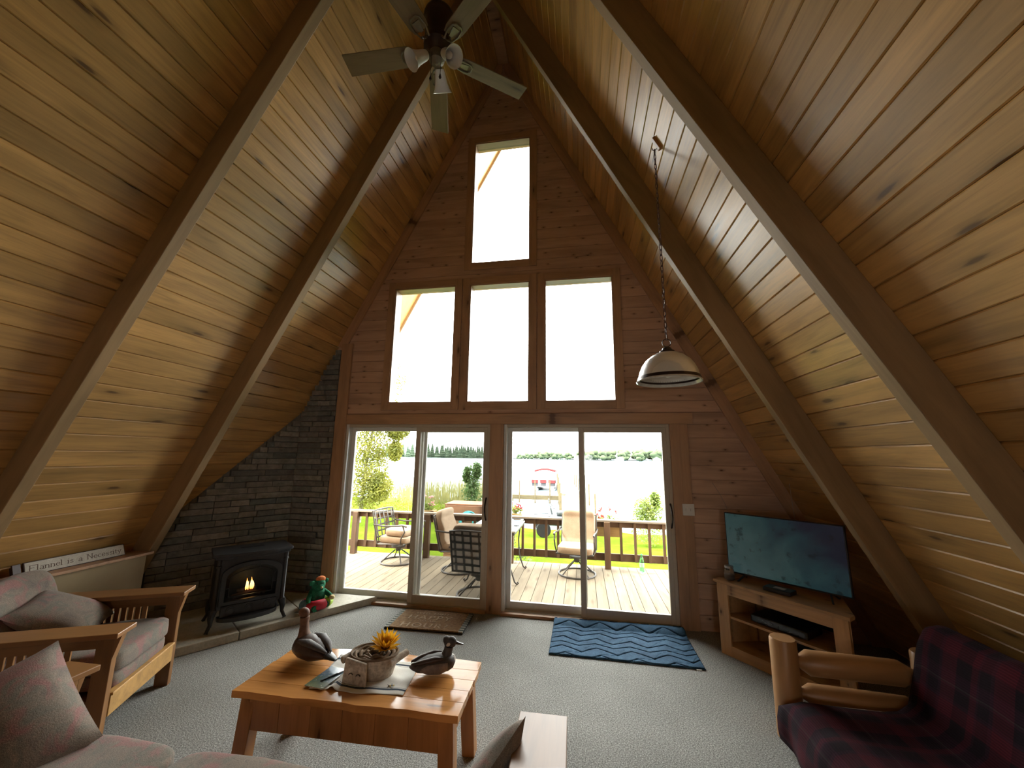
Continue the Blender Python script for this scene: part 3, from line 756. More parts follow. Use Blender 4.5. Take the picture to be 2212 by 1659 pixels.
# ---- corner TV stand
STX=Vector((1.80,-.42,0)); SDIR=Vector((.65,-.76,0)).normalized()
def tv_stand():
    t = thing('tv_stand','knotty pine corner television stand with open shelf','stand',STX,math.atan2(SDIR.y,SDIR.x))
    L=.955; H=.60; D=.46   # local X along the front, +Y to the corner
    G().prism([(-.02,-.02),(L+.02,-.02),(L+.02,.06),(L-.20,D),(.20,D),(-.02,.06)],H-.024,H).obj('top', STANDW, t, bevel=.004)
    for x0,x1 in ((0,.095),(L-.095,L)): G().box(x0,x1,0,.02,0,H-.024).obj('front_stile', wood_z(), t, bevel=.002)
    G().box(.095,L-.095,.001,.019,H-.024-.085,H-.024).obj('top_rail', STANDW, t, bevel=.002)
    G().box(.095,L-.095,.001,.019,.0,.085).obj('bottom_rail', STANDW, t, bevel=.002)
    G().prism([(.02,.02),(L-.02,.02),(L-.20,D-.03),(.20,D-.03)],.30,.318).obj('shelf', STANDW, t)
    G().prism([(.02,.02),(L-.02,.02),(L-.20,D-.03),(.20,D-.03)],.07,.084).obj('bottom_panel', STANDW, t)
    G().beam((.008,.03,.288),(.205,D-.02,.288),.016,.574).obj('side_panel', STANDW, t); G().beam((L-.008,.03,.288),(L-.205,D-.02,.288),.016,.574).obj('side_panel', STANDW, t)
    G().box(.205,L-.205,D-.026,D-.012,.0,.575).obj('back_panel', BLACKP, t)
    return t
_wz=[]
def wood_z():
    if not _wz: _wz.append(wood('knotty pine stand upright', (.45,.26,.115), .42, .7, axis='Z', var=.1, kscale=(5,9)))
    return _wz[0]
tv_stand()
SR=math.atan2(SDIR.y,SDIR.x); SM=Matrix.Translation(STX) @ rotz(SR)
def onstand(x,y,z): return SM @ Vector((x,y,z))
def screen_mat():
    m, nt, b = newmat('lit television picture', .25, .5); tc=nd(nt,'ShaderNodeTexCoord'); v=tc.outputs['Object']
    g=noise(nt,v,3.2,5,.6,.9); w=noise(nt,v,15,5,.65)
    sp=nd(nt,'ShaderNodeSeparateXYZ'); nt.links.new(v,sp.inputs[0])
    base=ramp(nt, mth(nt,'ADD',mth(nt,'MULTIPLY',sp.outputs[0],-.8),mth(nt,'ADD',mth(nt,'MULTIPLY',sp.outputs[2],-.65),mth(nt,'MULTIPLY_ADD',g,.9,.35))), [(.25,(.010,.018,.045)),(.5,(.022,.085,.10)),(.75,(.06,.15,.15)),(1,(.10,.19,.19))])
    dk=ramp(nt,mth(nt,'ADD',mth(nt,'MULTIPLY',w,.6),mth(nt,'MULTIPLY',g,.4)),[(.50,(1,1,1)),(.57,(.25,.3,.33))])
    dk2=ramp(nt,w,[(.36,(.35,.4,.42)),(.42,(1,1,1))])
    col=mixc(nt,1.0,base,dk2,'MULTIPLY')
    b.inputs['Base Color'].default_value=(.01,.012,.014,1); nt.links.new(col,b.inputs['Emission Color']); b.inputs['Emission Strength'].default_value=.13; m.cycles.emission_sampling='NONE'; return m
def television():
    c=onstand(.46,.235,.60); t=thing('television','flat screen television showing a dim teal picture','television',c,math.atan2(-.66,.75)+0)
    w,h=.44,.262; z=.045+h
    G().box(-w,w,-.018,.02,z-h,z+h).obj('cabinet', BLACKP, t, bevel=.004)
    o=G().box(-w+.008,w-.008,-.0195,-.017,z-h+.014,z+h-.008).obj('screen', screen_mat(), t)
    for sx in (-1,1):
        G().tube([(sx*.30,.0,z-h+.01),(sx*.33,-.085,.008),(sx*.335,-.10,.006)],.007,8).tube([(sx*.30,.0,z-h+.01),(sx*.33,.075,.008),(sx*.335,.09,.006)],.007,8).obj('foot', BLACKP, t, smooth=True)
    return t
television()
def small_box(name,label,cat,x,y,z,sx,sy,sz,rz,mat,extra=None):
    t=thing(name,label,cat,onstand(x,y,z),SR+rz)
    G().box(-sx/2,sx/2,-sy/2,sy/2,.004,sz).obj('case',mat,t,bevel=.006)
    if extra: extra(t)
    return t
def led(t):
    G().box(-.035,.045,-.03,.02,.0345,.036).obj('paper_label', flat('grey label',(.5,.5,.5)), t)
    for dx in (-.07,.07): G().box(dx-.012,dx+.012,-.03,.03,0,.005).obj('foot',BLACKP,t)
small_box('media_player','small black media box in front of the television','electronics',.47,.115,.60,.20,.12,.035,R(4),BLACKP,led)
def front(t):
    G().box(-.19,.19,-.124,-.119,.012,.05).obj('front_panel',flat('glossy black',(.015,.015,.018),.12),t)
    G().box(-.15,-.05,-.127,-.123,.028,.031).obj('display_line',flat('pale blue line',(.2,.24,.27)),t)
    for dx in (-.16,.16): G().box(dx-.015,dx+.015,-.08,.08,0,.005).obj('foot',BLACKP,t)
small_box('video_player','black video player on the shelf inside the stand','electronics',.45,.19,.318,.42,.24,.06,0,BLACKP,front)
def jar():
    t=thing('glass_jar','small clear glass jar at the left end of the television stand','jar',onstand(.075,.085,.60))
    G().lathe([(.032,0),(.041,.008),(.042,.07),(.036,.092),(.033,.10)],20).obj('body', clear('jar glass',(.75,.72,.68)), t, smooth=True)
    G().lathe([(.036,.10),(.037,.118),(.03,.122)],20).obj('lid', flat('zinc lid',(.4,.4,.4),.35,.5,.7), t, smooth=True)
    G().lathe([(.03,.006),(.033,.012),(.033,.045),(.02,.052)],14).obj('contents', flat('pinkish shells',(.35,.22,.18),.8), t, smooth=True)
jar()
# thin cords on the wall by the television
tag(G().tube([(1.95,-.006,1.42),(2.02,-.008,1.30),(2.06,-.012,1.20),(2.10,-.03,1.0)],.0022,6).obj('power_cord',flat('pale cord',(.35,.3,.25))),'thin pale cord slanting down the wall behind the television','cord')
tag(G().tube([(2.55,-.27,1.44),(2.555,-.27,1.30),(2.555,-.29,1.1)],.0022,6).obj('power_cord',flat('pale cord b',(.4,.34,.26))),'thin pale cord hanging straight down above the television','cord')
# ------------------------------------------------------------------ stove on the hearth
def stove():
    c=Vector((-2.495,-.935,.076)); ang=math.atan2(-.638,.77)      # local +X = facing direction
    t=thing('gas_stove','black cast iron gas stove with an arched glass door and burning flames','stove',c,ang)
    w=.285; dp=.34; zb=.165; zt=.625
    # body with rear and sides (open front box)
    g=G(); g.box(-dp,-.02,-w,-w+.02,zb,zt).box(-dp,-.02,w-.02,w,zb,zt).box(-dp,-dp+.02,-w+.02,w-.02,zb,zt).box(-dp+.02,-.02,-w+.02,w-.02,zb,zb+.02).box(-dp+.02,-.02,-w+.02,w-.02,zt-.02,zt)
    g.obj('firebox', BLACKM, t)
    G().prism([(-dp-.03,-w-.035),(.0,-w-.045),(.05,-w*.6),(.062,0),(.05,w*.6),(.0,w+.045),(-dp-.03,w+.035)],zt,zt+.028).prism([(-dp-.01,-w-.015),(-.01,-w-.025),(.03,-w*.6),(.04,0),(.03,w*.6),(-.01,w+.025),(-dp-.01,w+.015)],zt-.025,zt).obj('top_plate', BLACKM, t, bevel=.004)
    # vent slots in the top
    G().box(-.22,-.21,-.10,.10,zt+.028,zt+.031).box(-.19,-.18,-.10,.10,zt+.028,zt+.031).obj('vent_slot', BLACKP, t)
    # corner columns and legs
    for s_ in (-1,1):
        y=s_*(w-.012)
        G().lathe([(.026,zb),(.026,zb+.012),(.02,zb+.02),(.02,zt-.09),(.026,zt-.085),(.026,zt-.075),(.02,zt-.07),(.022,zt-.02)],12,Matrix.Translation((-.012,y,0))).obj('column', BLACKM, t, smooth=True)
        for xx in (-.012,-dp+.03):
            fx=.035 if xx>-.1 else -.035
            pts=[(xx,y,zb+.005),(xx+fx*.3,y+s_*.012,zb*.66),(xx+fx*.45,y+s_*.01,zb*.35),(xx+fx*1.0,y+s_*.03,.012),(xx+fx*1.15,y+s_*.034,0)]
            G().tube(pts,[.034,.024,.016,.014,.018],8).obj('leg', BLACKM, t, smooth=True)
    # door frame with arch: outer rectangle with arched hole
    n=14; hw=.205; z0=.235; zs=.43; rise=.10
    def arch(hw_, zb_, zs_, rise_, n_=n): return [(-hw_,zb_)]+[(-hw_,zs_)]+[(-hw_*math.cos(math.pi*k/n_), zs_+rise_*math.sin(math.pi*k/n_)) for k in range(1,n_)]+[(hw_,zs_),(hw_,zb_)]
    inner=arch(hw,z0,zs,rise)
    def outer_pt(p):
        y,z=p
        return (y*1.19, z+.035 if z>zs-.001 else (z if z>z0+.001 else z-.03))
    outer=[(max(-w+.02,min(w-.02,a)),b) for a,b in map(outer_pt,inner)]
    def band(inn,out,x0,x1):
        g=G(); m=len(inn); vs=[(x1,y,z) for y,z in inn]+[(x1,y,z) for y,z in out]+[(x0,y,z) for y,z in inn]+[(x0,y,z) for y,z in out]
        fs=[]
        for i in range(m):
            j=(i+1)%m; fs+=[(i,j,m+j,m+i),(2*m+i,3*m+i,3*m+j,2*m+j),(i,2*m+i,2*m+j,j),(m+i,m+j,3*m+j,3*m+i)]
        return g.add(vs,fs)
    band(inner,outer,-.015,.022).obj('door_frame', BLACKM, t, bevel=.003)
    # surround plate filling to the columns
    g=G(); g.box(-.02,-.004,-w+.012,-w+.055,zb,zt).box(-.02,-.004,w-.055,w-.012,zb,zt).box(-.02,-.004,-w+.055,w-.055,zt-.055,zt-.02).box(-.02,-.004,-w+.055,w-.055,zb,.21)
    top=[(-.23,zt-.055),(.23,zt-.055)]
    g.obj('surround', BLACKM, t)
    sp=G(); pts=[p for p in outer if p[1]>zs-.01]; m=len(pts)
    vs=[(-.006,y,z) for y,z in pts]+[(-.006,y,zt-.05) for y,z in pts]; sp.add(vs,[(i,i+1,m+i+1,m+i) for i in range(m-1)]); sp.obj('arch_spandrel', BLACKM, t)
    in2=arch(hw-.035,z0+.03,zs-.015,rise-.025)
    band(in2,[(y*1.022,z+.005) for y,z in in2],.0,.010).obj('grille_arch', BLACKM, t)
    g=G()
    for a in (-.33,.33): 
        y=(hw-.035)*a; G().beam((.005,y,zs+.062),(.005,y*1.16,zs+.098),.006,.006).obj('grille_bar',BLACKM,t)
    for s_ in (-1,1): G().beam((.005,s_*(hw-.035),.345),(.005,s_*hw,.345),.006,.006).obj('grille_bar',BLACKM,t); G().beam((.005,s_*(hw-.035),zs-.02),(.005,s_*hw,zs+.012),.006,.006).obj('grille_bar',BLACKM,t)
    gp=G(); m=len(inner); gp.add([(-.012,y,z) for y,z in inner],[tuple(range(m))]); gp.obj('door_glass', PANE, t)
    # lower control panel with round vents and curved ash shelf
    G().box(-.06,.012,-.22,.22,.105,.20).obj('vent_panel', BLACKM, t, bevel=.004)
    for y in (-.145,0,.145):
        Mr=Matrix.Translation((.014,y,.152)) @ Matrix.Rotation(R(90),4,'Y')
        G().lathe([(.036,0),(.036,.006),(.03,.006),(.03,.003),(.022,.003),(.022,.007),(.010,.008)],18,Mr).obj('vent_rosette', BLACKM, t, smooth=True)
    G().prism([(-.05,-.24)]+[(-.02+.115*math.cos(a),.24*math.sin(a)) for a in [R(-90+180*k/16) for k in range(17)]]+[(-.05,.24)],.070,.105).obj('ash_shelf', flat('grey cast iron',(.035,.035,.036),.35,.5,.4,bmp=.1), t, bevel=.004)
    # logs, embers, flames
    lb=G(); lb.tube([(-.15,-.14,.215),(-.12,.02,.235),(-.15,.14,.22)],[.028,.033,.026],10).tube([(-.20,-.08,.25),(-.14,.06,.275)],[.026,.022],10).tube([(-.10,.10,.22),(-.19,-.02,.285)],[.02,.018],10)
    lb.obj('ceramic_log', mottle('charred log',[(.3,(.02,.012,.01)),(.6,(.06,.035,.025))],30), t, smooth=True)
    EM=flat('glowing ember',(.3,.2,.15),.8,emit=((.9,.75,.6),.8))
    for k in range(7): G().sup(.006,.006,.005,.8,8,6,Matrix.Translation((-.055+.01*(k%2),-.13+.04*k,.194+.003*(k%3)))).obj('ember', EM, t)
    m,nt,b=newmat('flame',.5); sep=nd(nt,'ShaderNodeSeparateXYZ'); tc=nd(nt,'ShaderNodeTexCoord'); nt.links.new(tc.outputs['Object'],sep.inputs[0])
    cr=ramp(nt,mth(nt,'MULTIPLY',sep.outputs[2],9.0),[(0,(.9,.22,.03)),(.35,(1,.62,.16)),(.8,(1,.72,.28)),(1,(.9,.25,.04))]); nt.links.new(cr,b.inputs['Emission Color']); b.inputs['Emission Strength'].default_value=1.6; m.cycles.emission_sampling='NONE'; b.inputs['Base Color'].default_value=(.2,.05,.01,1)
    for (x,y,hh,rr,ln) in ((-.12,-.026,.135,.013,.008),(-.11,-.008,.10,.009,-.005),(-.12,.012,.14,.014,.006),(-.11,.024,.10,.011,.010)):
        g=G(); g.tube([(0,ln*math.sin(3*q)*1.0,hh*q) for q in (0,.15,.35,.6,.8,.93,1)],[rr*.4,rr*.9,rr,rr*.7,rr*.4,rr*.18,rr*.03],10); o=g.obj('flame',m,t,smooth=True); o.location=(x,y,.275); o.scale=(.85,.85,.8)
    return t
stove()
# ---- plush toy
def plush():
    t=thing('plush_toy','green plush animal sitting in a red and green swim ring on the hearth','toy',(-2.135,-.44,.072),R(-35))
    GR=mottle('green plush',[(.3,(.012,.085,.045)),(.6,(.03,.20,.10)),(.8,(.06,.30,.16))],14,fine=(120,.3))
    OR=mottle('orange plush',[(.3,(.55,.14,.05)),(.7,(.75,.27,.10))],20,fine=(120,.3)); RD=flat('red fabric',(.50,.015,.035),.6); LG=flat('lime fabric',(.36,.55,.05),.6); BL=flat('pale blue fabric',(.16,.28,.33),.7); YE=flat('cream yellow fabric',(.62,.50,.24),.8); BK=flat('black bead',(.01,.01,.01),.2)
    # swim ring segments (torus arcs)
    def arc(a0,a1,mat,nm='ring_segment'):
        G().tube([(.115*math.cos(R(a)),.115*math.sin(R(a)),.05+.012*math.cos(R(a-20))) for a in [a0+(a1-a0)*k/10 for k in range(11)]],[.030]+[.047]*9+[.030],14).obj(nm,mat,t,smooth=True)
    arc(-62,28,RD); arc(30,88,LG); arc(-120,-64,BL); arc(90,165,YE); arc(166,238,RD)
    G().sup(.075,.08,.095,.8,20,14,Matrix.Translation((-.01,0,.115))).obj('body',GR,t,smooth=True,ang=80)
    h=G(); h.sup(.06,.065,.058,.85,20,14,Matrix.Translation((.015,.0,.232))).sup(.045,.035,.03,.9,16,10,Matrix.Translation((.065,.0,.215))).obj('head',GR,t,smooth=True,ang=80)
    G().sup(.03,.05,.032,.9,16,10,Matrix.Translation((.025,.012,.283))).obj('hair_tuft',OR,t,smooth=True)
    G().sup(.012,.03,.024,.9,12,8,Matrix.Translation((.045,-.075,.262))).obj('ear',GR,t,smooth=True); G().sup(.012,.03,.024,.9,12,8,Matrix.Translation((-.01,.08,.25))).obj('ear',GR,t,smooth=True)
    G().sup(.014,.012,.010,1,12,8,Matrix.Translation((.108,0,.222))).obj('nose',YE,t,smooth=True)
    for s_ in (-1,1): G().sup(.006,.007,.008,1,8,6,Matrix.Translation((.064,s_*.03,.252))).obj('eye',BK,t,smooth=True)
    G().tube([(0,-.06,.16),(.05,-.10,.12),(.09,-.11,.085)],[.026,.024,.02],10).obj('arm',GR,t,smooth=True); G().tube([(0,.06,.16),(.06,.095,.13),(.11,.105,.115)],[.026,.024,.022],10).obj('arm',GR,t,smooth=True)
    G().sup(.03,.028,.022,.9,12,8,Matrix.Translation((.125,.105,.112))).obj('paw',YE,t,smooth=True)
    G().tube([(.0,-.05,.06),(.09,-.075,.05),(.15,-.06,.04)],[.04,.034,.03],10).obj('leg',GR,t,smooth=True); G().tube([(.0,.05,.06),(.08,.06,.06),(.14,.05,.055)],[.035,.03,.028],10).obj('leg',GR,t,smooth=True)
    return t
plush()
# ---- lettered sign on the ledge
def sign():
    t=thing('wooden_sign','long white wooden sign lettered Flannel is a Necessity on the ledge','sign',(-3.515,-1.65,.722),R(90))
    # local: X along the sign (world -Y ... reading direction), tilt back against the slope
    L,h=.67,.102; piv=Matrix.Rotation(R(-24),4,'X')
    # reading direction: viewer at +x world looks -x; sign faces local -Y
    SG=mottle('whitewashed board',[(.3,(.50,.47,.40)),(.7,(.64,.61,.53))],9,.8,fine=(90,.1)); DK=flat('dark sign edge',(.05,.03,.02),.7); LT=flat('brown lettering',(.10,.055,.035),.7)
    def P(o): o.matrix_local=piv; return o
    P(G().box(-L/2,L/2,0,.016,0,h).obj('board',DK,t,bevel=.001)); P(G().box(-L/2+.006,L/2-.006,-.0015,.001,.006,h-.006).obj('face',SG,t))
    # serif stroke letters
    S={}
    S['F']=([[(0,0),(0,1)],[(0,1),(.62,1)],[(0,.52),(.45,.52)]],[(0,0),(0,1)],.72)
    S['l']=([[(.08,0),(.08,1)]],[(.08,0),(0.02,1)],.26)
    S['a']=([[(.08,.5),(.2,.62),(.36,.6),(.42,.46),(.42,.0)],[(.42,.34),(.2,.33),(.05,.2),(.1,.04),(.25,.0),(.42,.14)]],[(.46,0)],.56)
    S['n']=([[(.08,0),(.08,.62)],[(.08,.44),(.2,.6),(.36,.62),(.44,.48),(.44,0)]],[(.08,0),(.44,0),(.04,.62)],.60)
    S['e']=([[(.06,.34),(.44,.34),(.42,.5),(.3,.62),(.16,.6),(.05,.42),(.06,.18),(.18,.02),(.34,.02),(.45,.14)]],[],.54)
    S['i']=([[(.08,0),(.08,.62)],[(.08,.84),(.08,.92)]],[(.08,0),(.04,.62)],.26)
    S['s']=([[(.38,.5),(.3,.61),(.15,.61),(.07,.48),(.15,.36),(.32,.28),(.4,.15),(.3,.02),(.14,.01),(.05,.12)]],[],.48)
    S['N']=([[(.08,0),(.08,1)],[(.08,1),(.62,0)],[(.62,0),(.62,1)]],[(.08,0),(.06,1),(.62,1)],.80)
    S['c']=([[(.42,.5),(.3,.62),(.16,.6),(.05,.42),(.06,.18),(.18,.02),(.34,.02),(.44,.12)]],[],.52)
    S['t']=([[(.15,.86),(.15,.12),(.22,.01),(.34,.04)],[(.02,.62),(.32,.62)]],[],.40)
    S['y']=([[(.06,.62),(.26,.05)],[(.46,.62),(.2,-.18),(.08,-.26),(.0,-.22)]],[(.06,.62),(.46,.62)],.52)
    txt='Flannel  is  a  Necessity'; adv=[S[ch][2] if ch in S else .26 for ch in txt]; tot=sum(adv); sc=(L-.06)/tot; hh=.040; x=-L/2+.03
    for ch,ad in zip(txt,adv):
        if ch in S:
            g=G(); strokes,ser,_=S[ch]
            tr=lambda u,v: (x+u*sc+.10*v*hh, v*hh*1.0+.030)
            for k,stt in enumerate(strokes):
                for a,b in zip(stt[:-1],stt[1:]):
                    ax,az=tr(*a); bx,bz=tr(*b); wd=.0042 if (abs(a[0]-b[0])<.12 and abs(a[1]-b[1])>.2) else .0026
                    g.beam((ax,-.0022,az),(bx,-.0022,bz),.0012,wd,(0,0,1) if abs(bx-ax)>1e-6 else (1,0,0))
            for a in ser:
                ax,az=tr(*a); g.box(ax-.006,ax+.006,-.0028,-.0016,az-.0012,az+.0012)
            P(g.obj('letter',LT,t))
        x+=ad*sc
    return t
sign()
b=thing('dark_ornament','small dark upright block left of the lettered sign','ornament',(-3.50,-2.03,.722),R(98))
for k,(sx,dy) in enumerate(((.05,0),(.04,.02))):
    o=G().box(-sx/2,sx/2,dy,dy+.012,0,.10-.01*k).obj('panel',flat('dark stained wood %d'%k,(.05,.025,.018),.5),b,bevel=.002); o.matrix_local=Matrix.Rotation(R(-20),4,'X')
# ------------------------------------------------------------------ ceiling fan
def fan():
    t=thing('ceiling_fan','five blade ceiling fan with grey washed blades and three bell shades','fan',(XR,-2.25,4.51),0)
    G().tube([(0,0,.36),(0,0,ZR-4.51-.12)],.014,12).obj('downrod',BRONZE,t,smooth=True)
    G().lathe([(.03,ZR-4.51-.24),(.07,ZR-4.51-.16),(.075,ZR-4.51-.12)],20).obj('canopy',BRONZE,t,smooth=True)
    G().lathe([(.03,.38),(.06,.37),(.105,.33),(.112,.30),(.105,.285),(.095,.27),(.092,.10),(.10,.085),(.098,.05),(.07,.03),(.05,.0)],28).obj('motor_housing',BRONZE,t,smooth=True)
    G().lathe([(.045,.0),(.055,-.01),(.058,-.05),(.05,-.075),(.02,-.09),(.008,-.10)],20).obj('switch_housing',BRASS,t,smooth=True)
    for a in (-38,35,107,180,252):
        a+=1.5; h=bpy.data.objects.new('blade',None)
        bl=G(); out=[(.17,-.055),(.215,-.068),(.70,-.074),(.70,.074),(.215,.068),(.17,.055)]
        bl.prism(out,-.004,.004)
        o=bl.obj('blade',BLADE,t,bevel=.002); o.matrix_local=rotz(R(a)) @ Matrix.Rotation(R(10),4,'X')
        ir=G(); loop=[(.13,-.028),(.19,-.045),(.245,-.04),(.262,-.02),(.262,.02),(.245,.04),(.19,.045),(.13,.028)]
        ir.tube([(x,y,-.010) for x,y in loop],.006,6).prism([(.165,-.012),(.235,-.026),(.235,.026),(.165,.012)],-.009,-.004)
        ir.tube([(.085,-.012,.06),(.11,-.015,.02),(.14,-.022,-.008)],.007,6).tube([(.085,.012,.06),(.11,.015,.02),(.14,.022,-.008)],.007,6)
        ir.obj('blade_iron',BRASS,o,smooth=True)
    FR,nt,b_=newmat('frosted bell glass',.35); b_.inputs['Base Color'].default_value=(.95,.94,.95,1); b_.inputs['Transmission Weight'].default_value=.25; b_.inputs['Subsurface Weight'].default_value=.0
    for k,a in enumerate((215,335,95)):
        d=Vector((math.cos(R(a)),math.sin(R(a)),0)); tilt=Vector((d.x*.72,d.y*.72,-.70)).normalized()
        base=Vector((0,0,-.03))+d*.05
        M=Matrix.Translation(base+tilt*.035) @ Vector((0,0,1)).rotation_difference(tilt).to_matrix().to_4x4()
        G().tube([base-d*.02,base+tilt*.02,base+tilt*.05],[.012,.016,.026],12).obj('socket_arm',BRASS,t,smooth=True)
        s=G(); s.shell([(.030,.0),(.036,.02),(.040,.05),(.046,.085),(.056,.115),(.066,.135),(.070,.14),(.067,.139),(.053,.113),(.043,.085),(.037,.05),(.033,.02)],26,M).obj('glass_shade',FR,t,smooth=True,ang=80)
        G().sup(.026,.026,.036,1,14,10,M @ Matrix.Translation((0,0,.06))).obj('bulb',flat('white bulb %d'%k,(.8,.8,.8),.3),t,smooth=True)
    for (x,y,L) in ((-.015,-.055,.20),(.045,-.03,.17)):
        G().tube([(x,y,-.05),(x,y,-.05-L)],.0018,6).obj('pull_chain',BRONZE,t); G().lathe([(.003,.03),(.008,.01),(.010,0),(.006,-.008)],10,Matrix.Translation((x,y,-.08-L))).obj('chain_pull',BRONZE,t,smooth=True)
    return t
fan()
# ---- swag pendant lamp
def pendant():
    t=thing('pendant_lamp','ribbed white glass dome pendant lamp hanging on a long chain','lamp',(1.227,-1.678,2.177))
    OP,nt,b_=newmat('ribbed opal glass',.3); b_.inputs['Base Color'].default_value=(.90,.87,.79,1); b_.inputs['Transmission Weight'].default_value=.3; b_.inputs['Coat Weight'].default_value=.2
    prof=[(.046,.205),(.075,.198),(.11,.178),(.145,.148),(.17,.112),(.188,.07),(.197,.03)]
    G().shell(prof+[(.193,.03),(.184,.07),(.166,.11),(.14,.145),(.107,.173),(.07,.192)],144,None,72,.007).obj('shade',OP,t,smooth=True,ang=80)
    G().lathe([(.190,.032),(.199,.034),(.206,.02),(.214,.002),(.212,-.004),(.205,-.002),(.194,.022)],64).obj('rim_band',BRONZE,t,smooth=True) if False else G().shell([(.192,.034),(.200,.034),(.205,.020),(.207,.012)],64).obj('rim_band',BRONZE,t,smooth=True)
    G().shell([(.207,.012),(.214,.002),(.212,-.004),(.205,-.002),(.196,.016)],64).obj('rim_lip',flat('clear rim glass',(.6,.6,.56),.1),t,smooth=True)
    G().lathe([(.054,.205),(.05,.216),(.036,.222),(.03,.236),(.02,.244),(.008,.25)],24).obj('cap',BRONZE,t,smooth=True)
    G().tube([(.028*math.cos(a),0,.276+.028*math.sin(a)) for a in [2*math.pi*k/20 for k in range(20)]],.003,6,closed=True).obj('ring',BRONZE,t,smooth=True)
    G().lathe([(.012,.21),(.02,.16),(.02,.13),(.014,.12)],14).obj('socket',BRASS,t,smooth=True); G().sup(.034,.034,.045,1,16,12,Matrix.Translation((0,0,.075))).obj('bulb',flat('white globe bulb',(.75,.74,.7),.3),t,smooth=True)
    # chain of links rising to the hook by the slope bracket
    hk=Vector((.008,.055,1.86)); n=36; g=G(); a0=Vector((0,0,.30))
    for k in range(n):
        p=a0.lerp(hk,(k+.5)/n); ll=(hk-a0).length/n*.66
        an=R(90*(k%2)+20)
        pts=[]
        for q in range(12):
            u=2*math.pi*q/12; lx=.009*math.cos(u); lz=ll*math.sin(u); pts.append(p+Vector((lx*math.cos(an),lx*math.sin(an),lz)))
        g.tube(pts,.0026,5,closed=True)
    g.tube([a0+Vector((.004,.002,0)),a0.lerp(hk,.5)+Vector((.006,-.004,0)),hk],.0022,6)
    g.obj('chain',flat('rust brown chain',(.10,.05,.04),.5),t)
    G().tube([hk+Vector((.03,-.05,.01)),hk+Vector((.02,-.03,-.002)),hk+Vector((.005,-.005,-.008)),hk+Vector((-.012,.005,.003)),hk+Vector((-.014,.0,.015))],.004,6).obj('hook',BRONZE,t,smooth=True)
    # small wooden block screwed to the slope
    d=Vector((CA,0,-SA)); up=Vector((0,1,0)); inn=Vector((-SA,0,-CA)); c=Vector((1.262,-1.665,4.062))-Vector((1.227,-1.678,2.177))
    g=G(); Mx=Matrix(((d.x,up.x,inn.x,c.x),(d.y,up.y,inn.y,c.y),(d.z,up.z,inn.z,c.z),(0,0,0,1)))
    o=G().box(-.055,.055,-.018,.018,.0,.03).obj('mounting_block',TRIM,t,bevel=.002); o.matrix_local=Mx
    return t
pendant()
# ------------------------------------------------------------------ rugs
def coir():
    t=thing('door_mat','brown coir door mat reading why limit happy to an hour','mat',(-.905,-.345,0),R(2.2))
    CO=mottle('coir',[(.3,(.16,.085,.035)),(.5,(.27,.155,.07)),(.7,(.36,.22,.10))],30,fine=(260,.35),bmp=.8); LT=mottle('raised pale coir letters',[(.3,(.40,.28,.17)),(.7,(.54,.40,.26))],30,fine=(260,.3)); ED=flat('black rubber edge',(.015,.013,.012),.8); ST=flat('dark green edge stripe',(.05,.065,.05),.9); SL=flat('pale edge stripe',(.35,.34,.29),.9)
    W_,H_=.78,.45
    G().box(-W_/2,W_/2,-H_/2,H_/2,0,.012).obj('backing',ED,t); G().box(-W_/2+.045,W_/2-.045,-H_/2+.006,H_/2-.004,.012,.022).obj('pile',CO,t)
    for s_ in (-1,1):
        n=18
        for k in range(n):
            y=-H_/2+.006+(H_-.012)*k/n; x0=s_*(W_/2-.045); x1=s_*(W_/2-.002)
            G().hexa([(min(x0,x1),y,.012),(max(x0,x1),y,.012),(max(x0,x1),y+H_/n*.9,.012),(min(x0,x1),y+H_/n*.9,.012),(min(x0,x1),y,.0205),(max(x0,x1),y,.0205),(max(x0,x1),y+H_/n*.9,.0205),(min(x0,x1),y+H_/n*.9,.0205)]).obj('edge_stripe',ST if k%2 else SL,t)
    for body,sz,y in (('WHY LIMIT',.062,.115),('HAPPY',.135,-.01),('TO AN',.05,-.062),('HOUR?',.135,-.19)):
        link('lettering',text_mesh('lettering',body,sz,LT,extrude=.0012,offset=.0012,space=1.18),t,(-.02,y,.0232))
coir()
def rug():
    RM=mottle('blue quilted rug',[(.3,(.018,.055,.105)),(.5,(.03,.085,.15)),(.7,(.05,.12,.20))],9,fine=(150,.25),bmp=.4)
    x0,x1,y0,y1=.32,1.575,-.765,-.052; nx,ny=190,110; g=G()
    def tri(a): a=a%1; return 4*abs(a-.5)-1
    def hz(x,y):
        p=.30; row=.10
        v=(y+.040*tri(x/p+.10*math.sin(y*9))*1.0+.012*math.sin(y*23))/row
        f=v-math.floor(v); r_=int(math.floor(v))
        gr=max(0,1-abs(f-.5)/.075)
        h=.016-.009*min(1,gr*1.4)
        # connecting stitch lines
        u=(x/p+.5*(r_%2)); fu=u-math.floor(u)
        if .30<fu<.72: h-=.004*max(0,1-abs((f-(fu-.3)/.42))/.09)
        return h
    def P(u,v):
        x=x0+(x1-x0)*u; y=y0+(y1-y0)*v; z=hz(x,y)
        e=min(u,1-u)*(x1-x0); e2=v*(y1-y0); z*=min(1,.35+min(e,e2)/.012)
        if v>.80:
            w=(v-.80)/.20; z+=.032*math.sin(math.pi*min(1,w*1.1)*.62)*(.6+.4*u)
        return (x,y,z)
    g.grid(P,nx,ny); m=(nx+1)
    o=g.obj('rug',RM,smooth=True,ang=60,solid=0); 
    tag(o,'blue quilted chevron rug in front of the right glass door','rug')
    q=G().box(1.50,1.54,-.777,-.762,.002,.006).obj('care_tag',WHITEV,o)
rug()
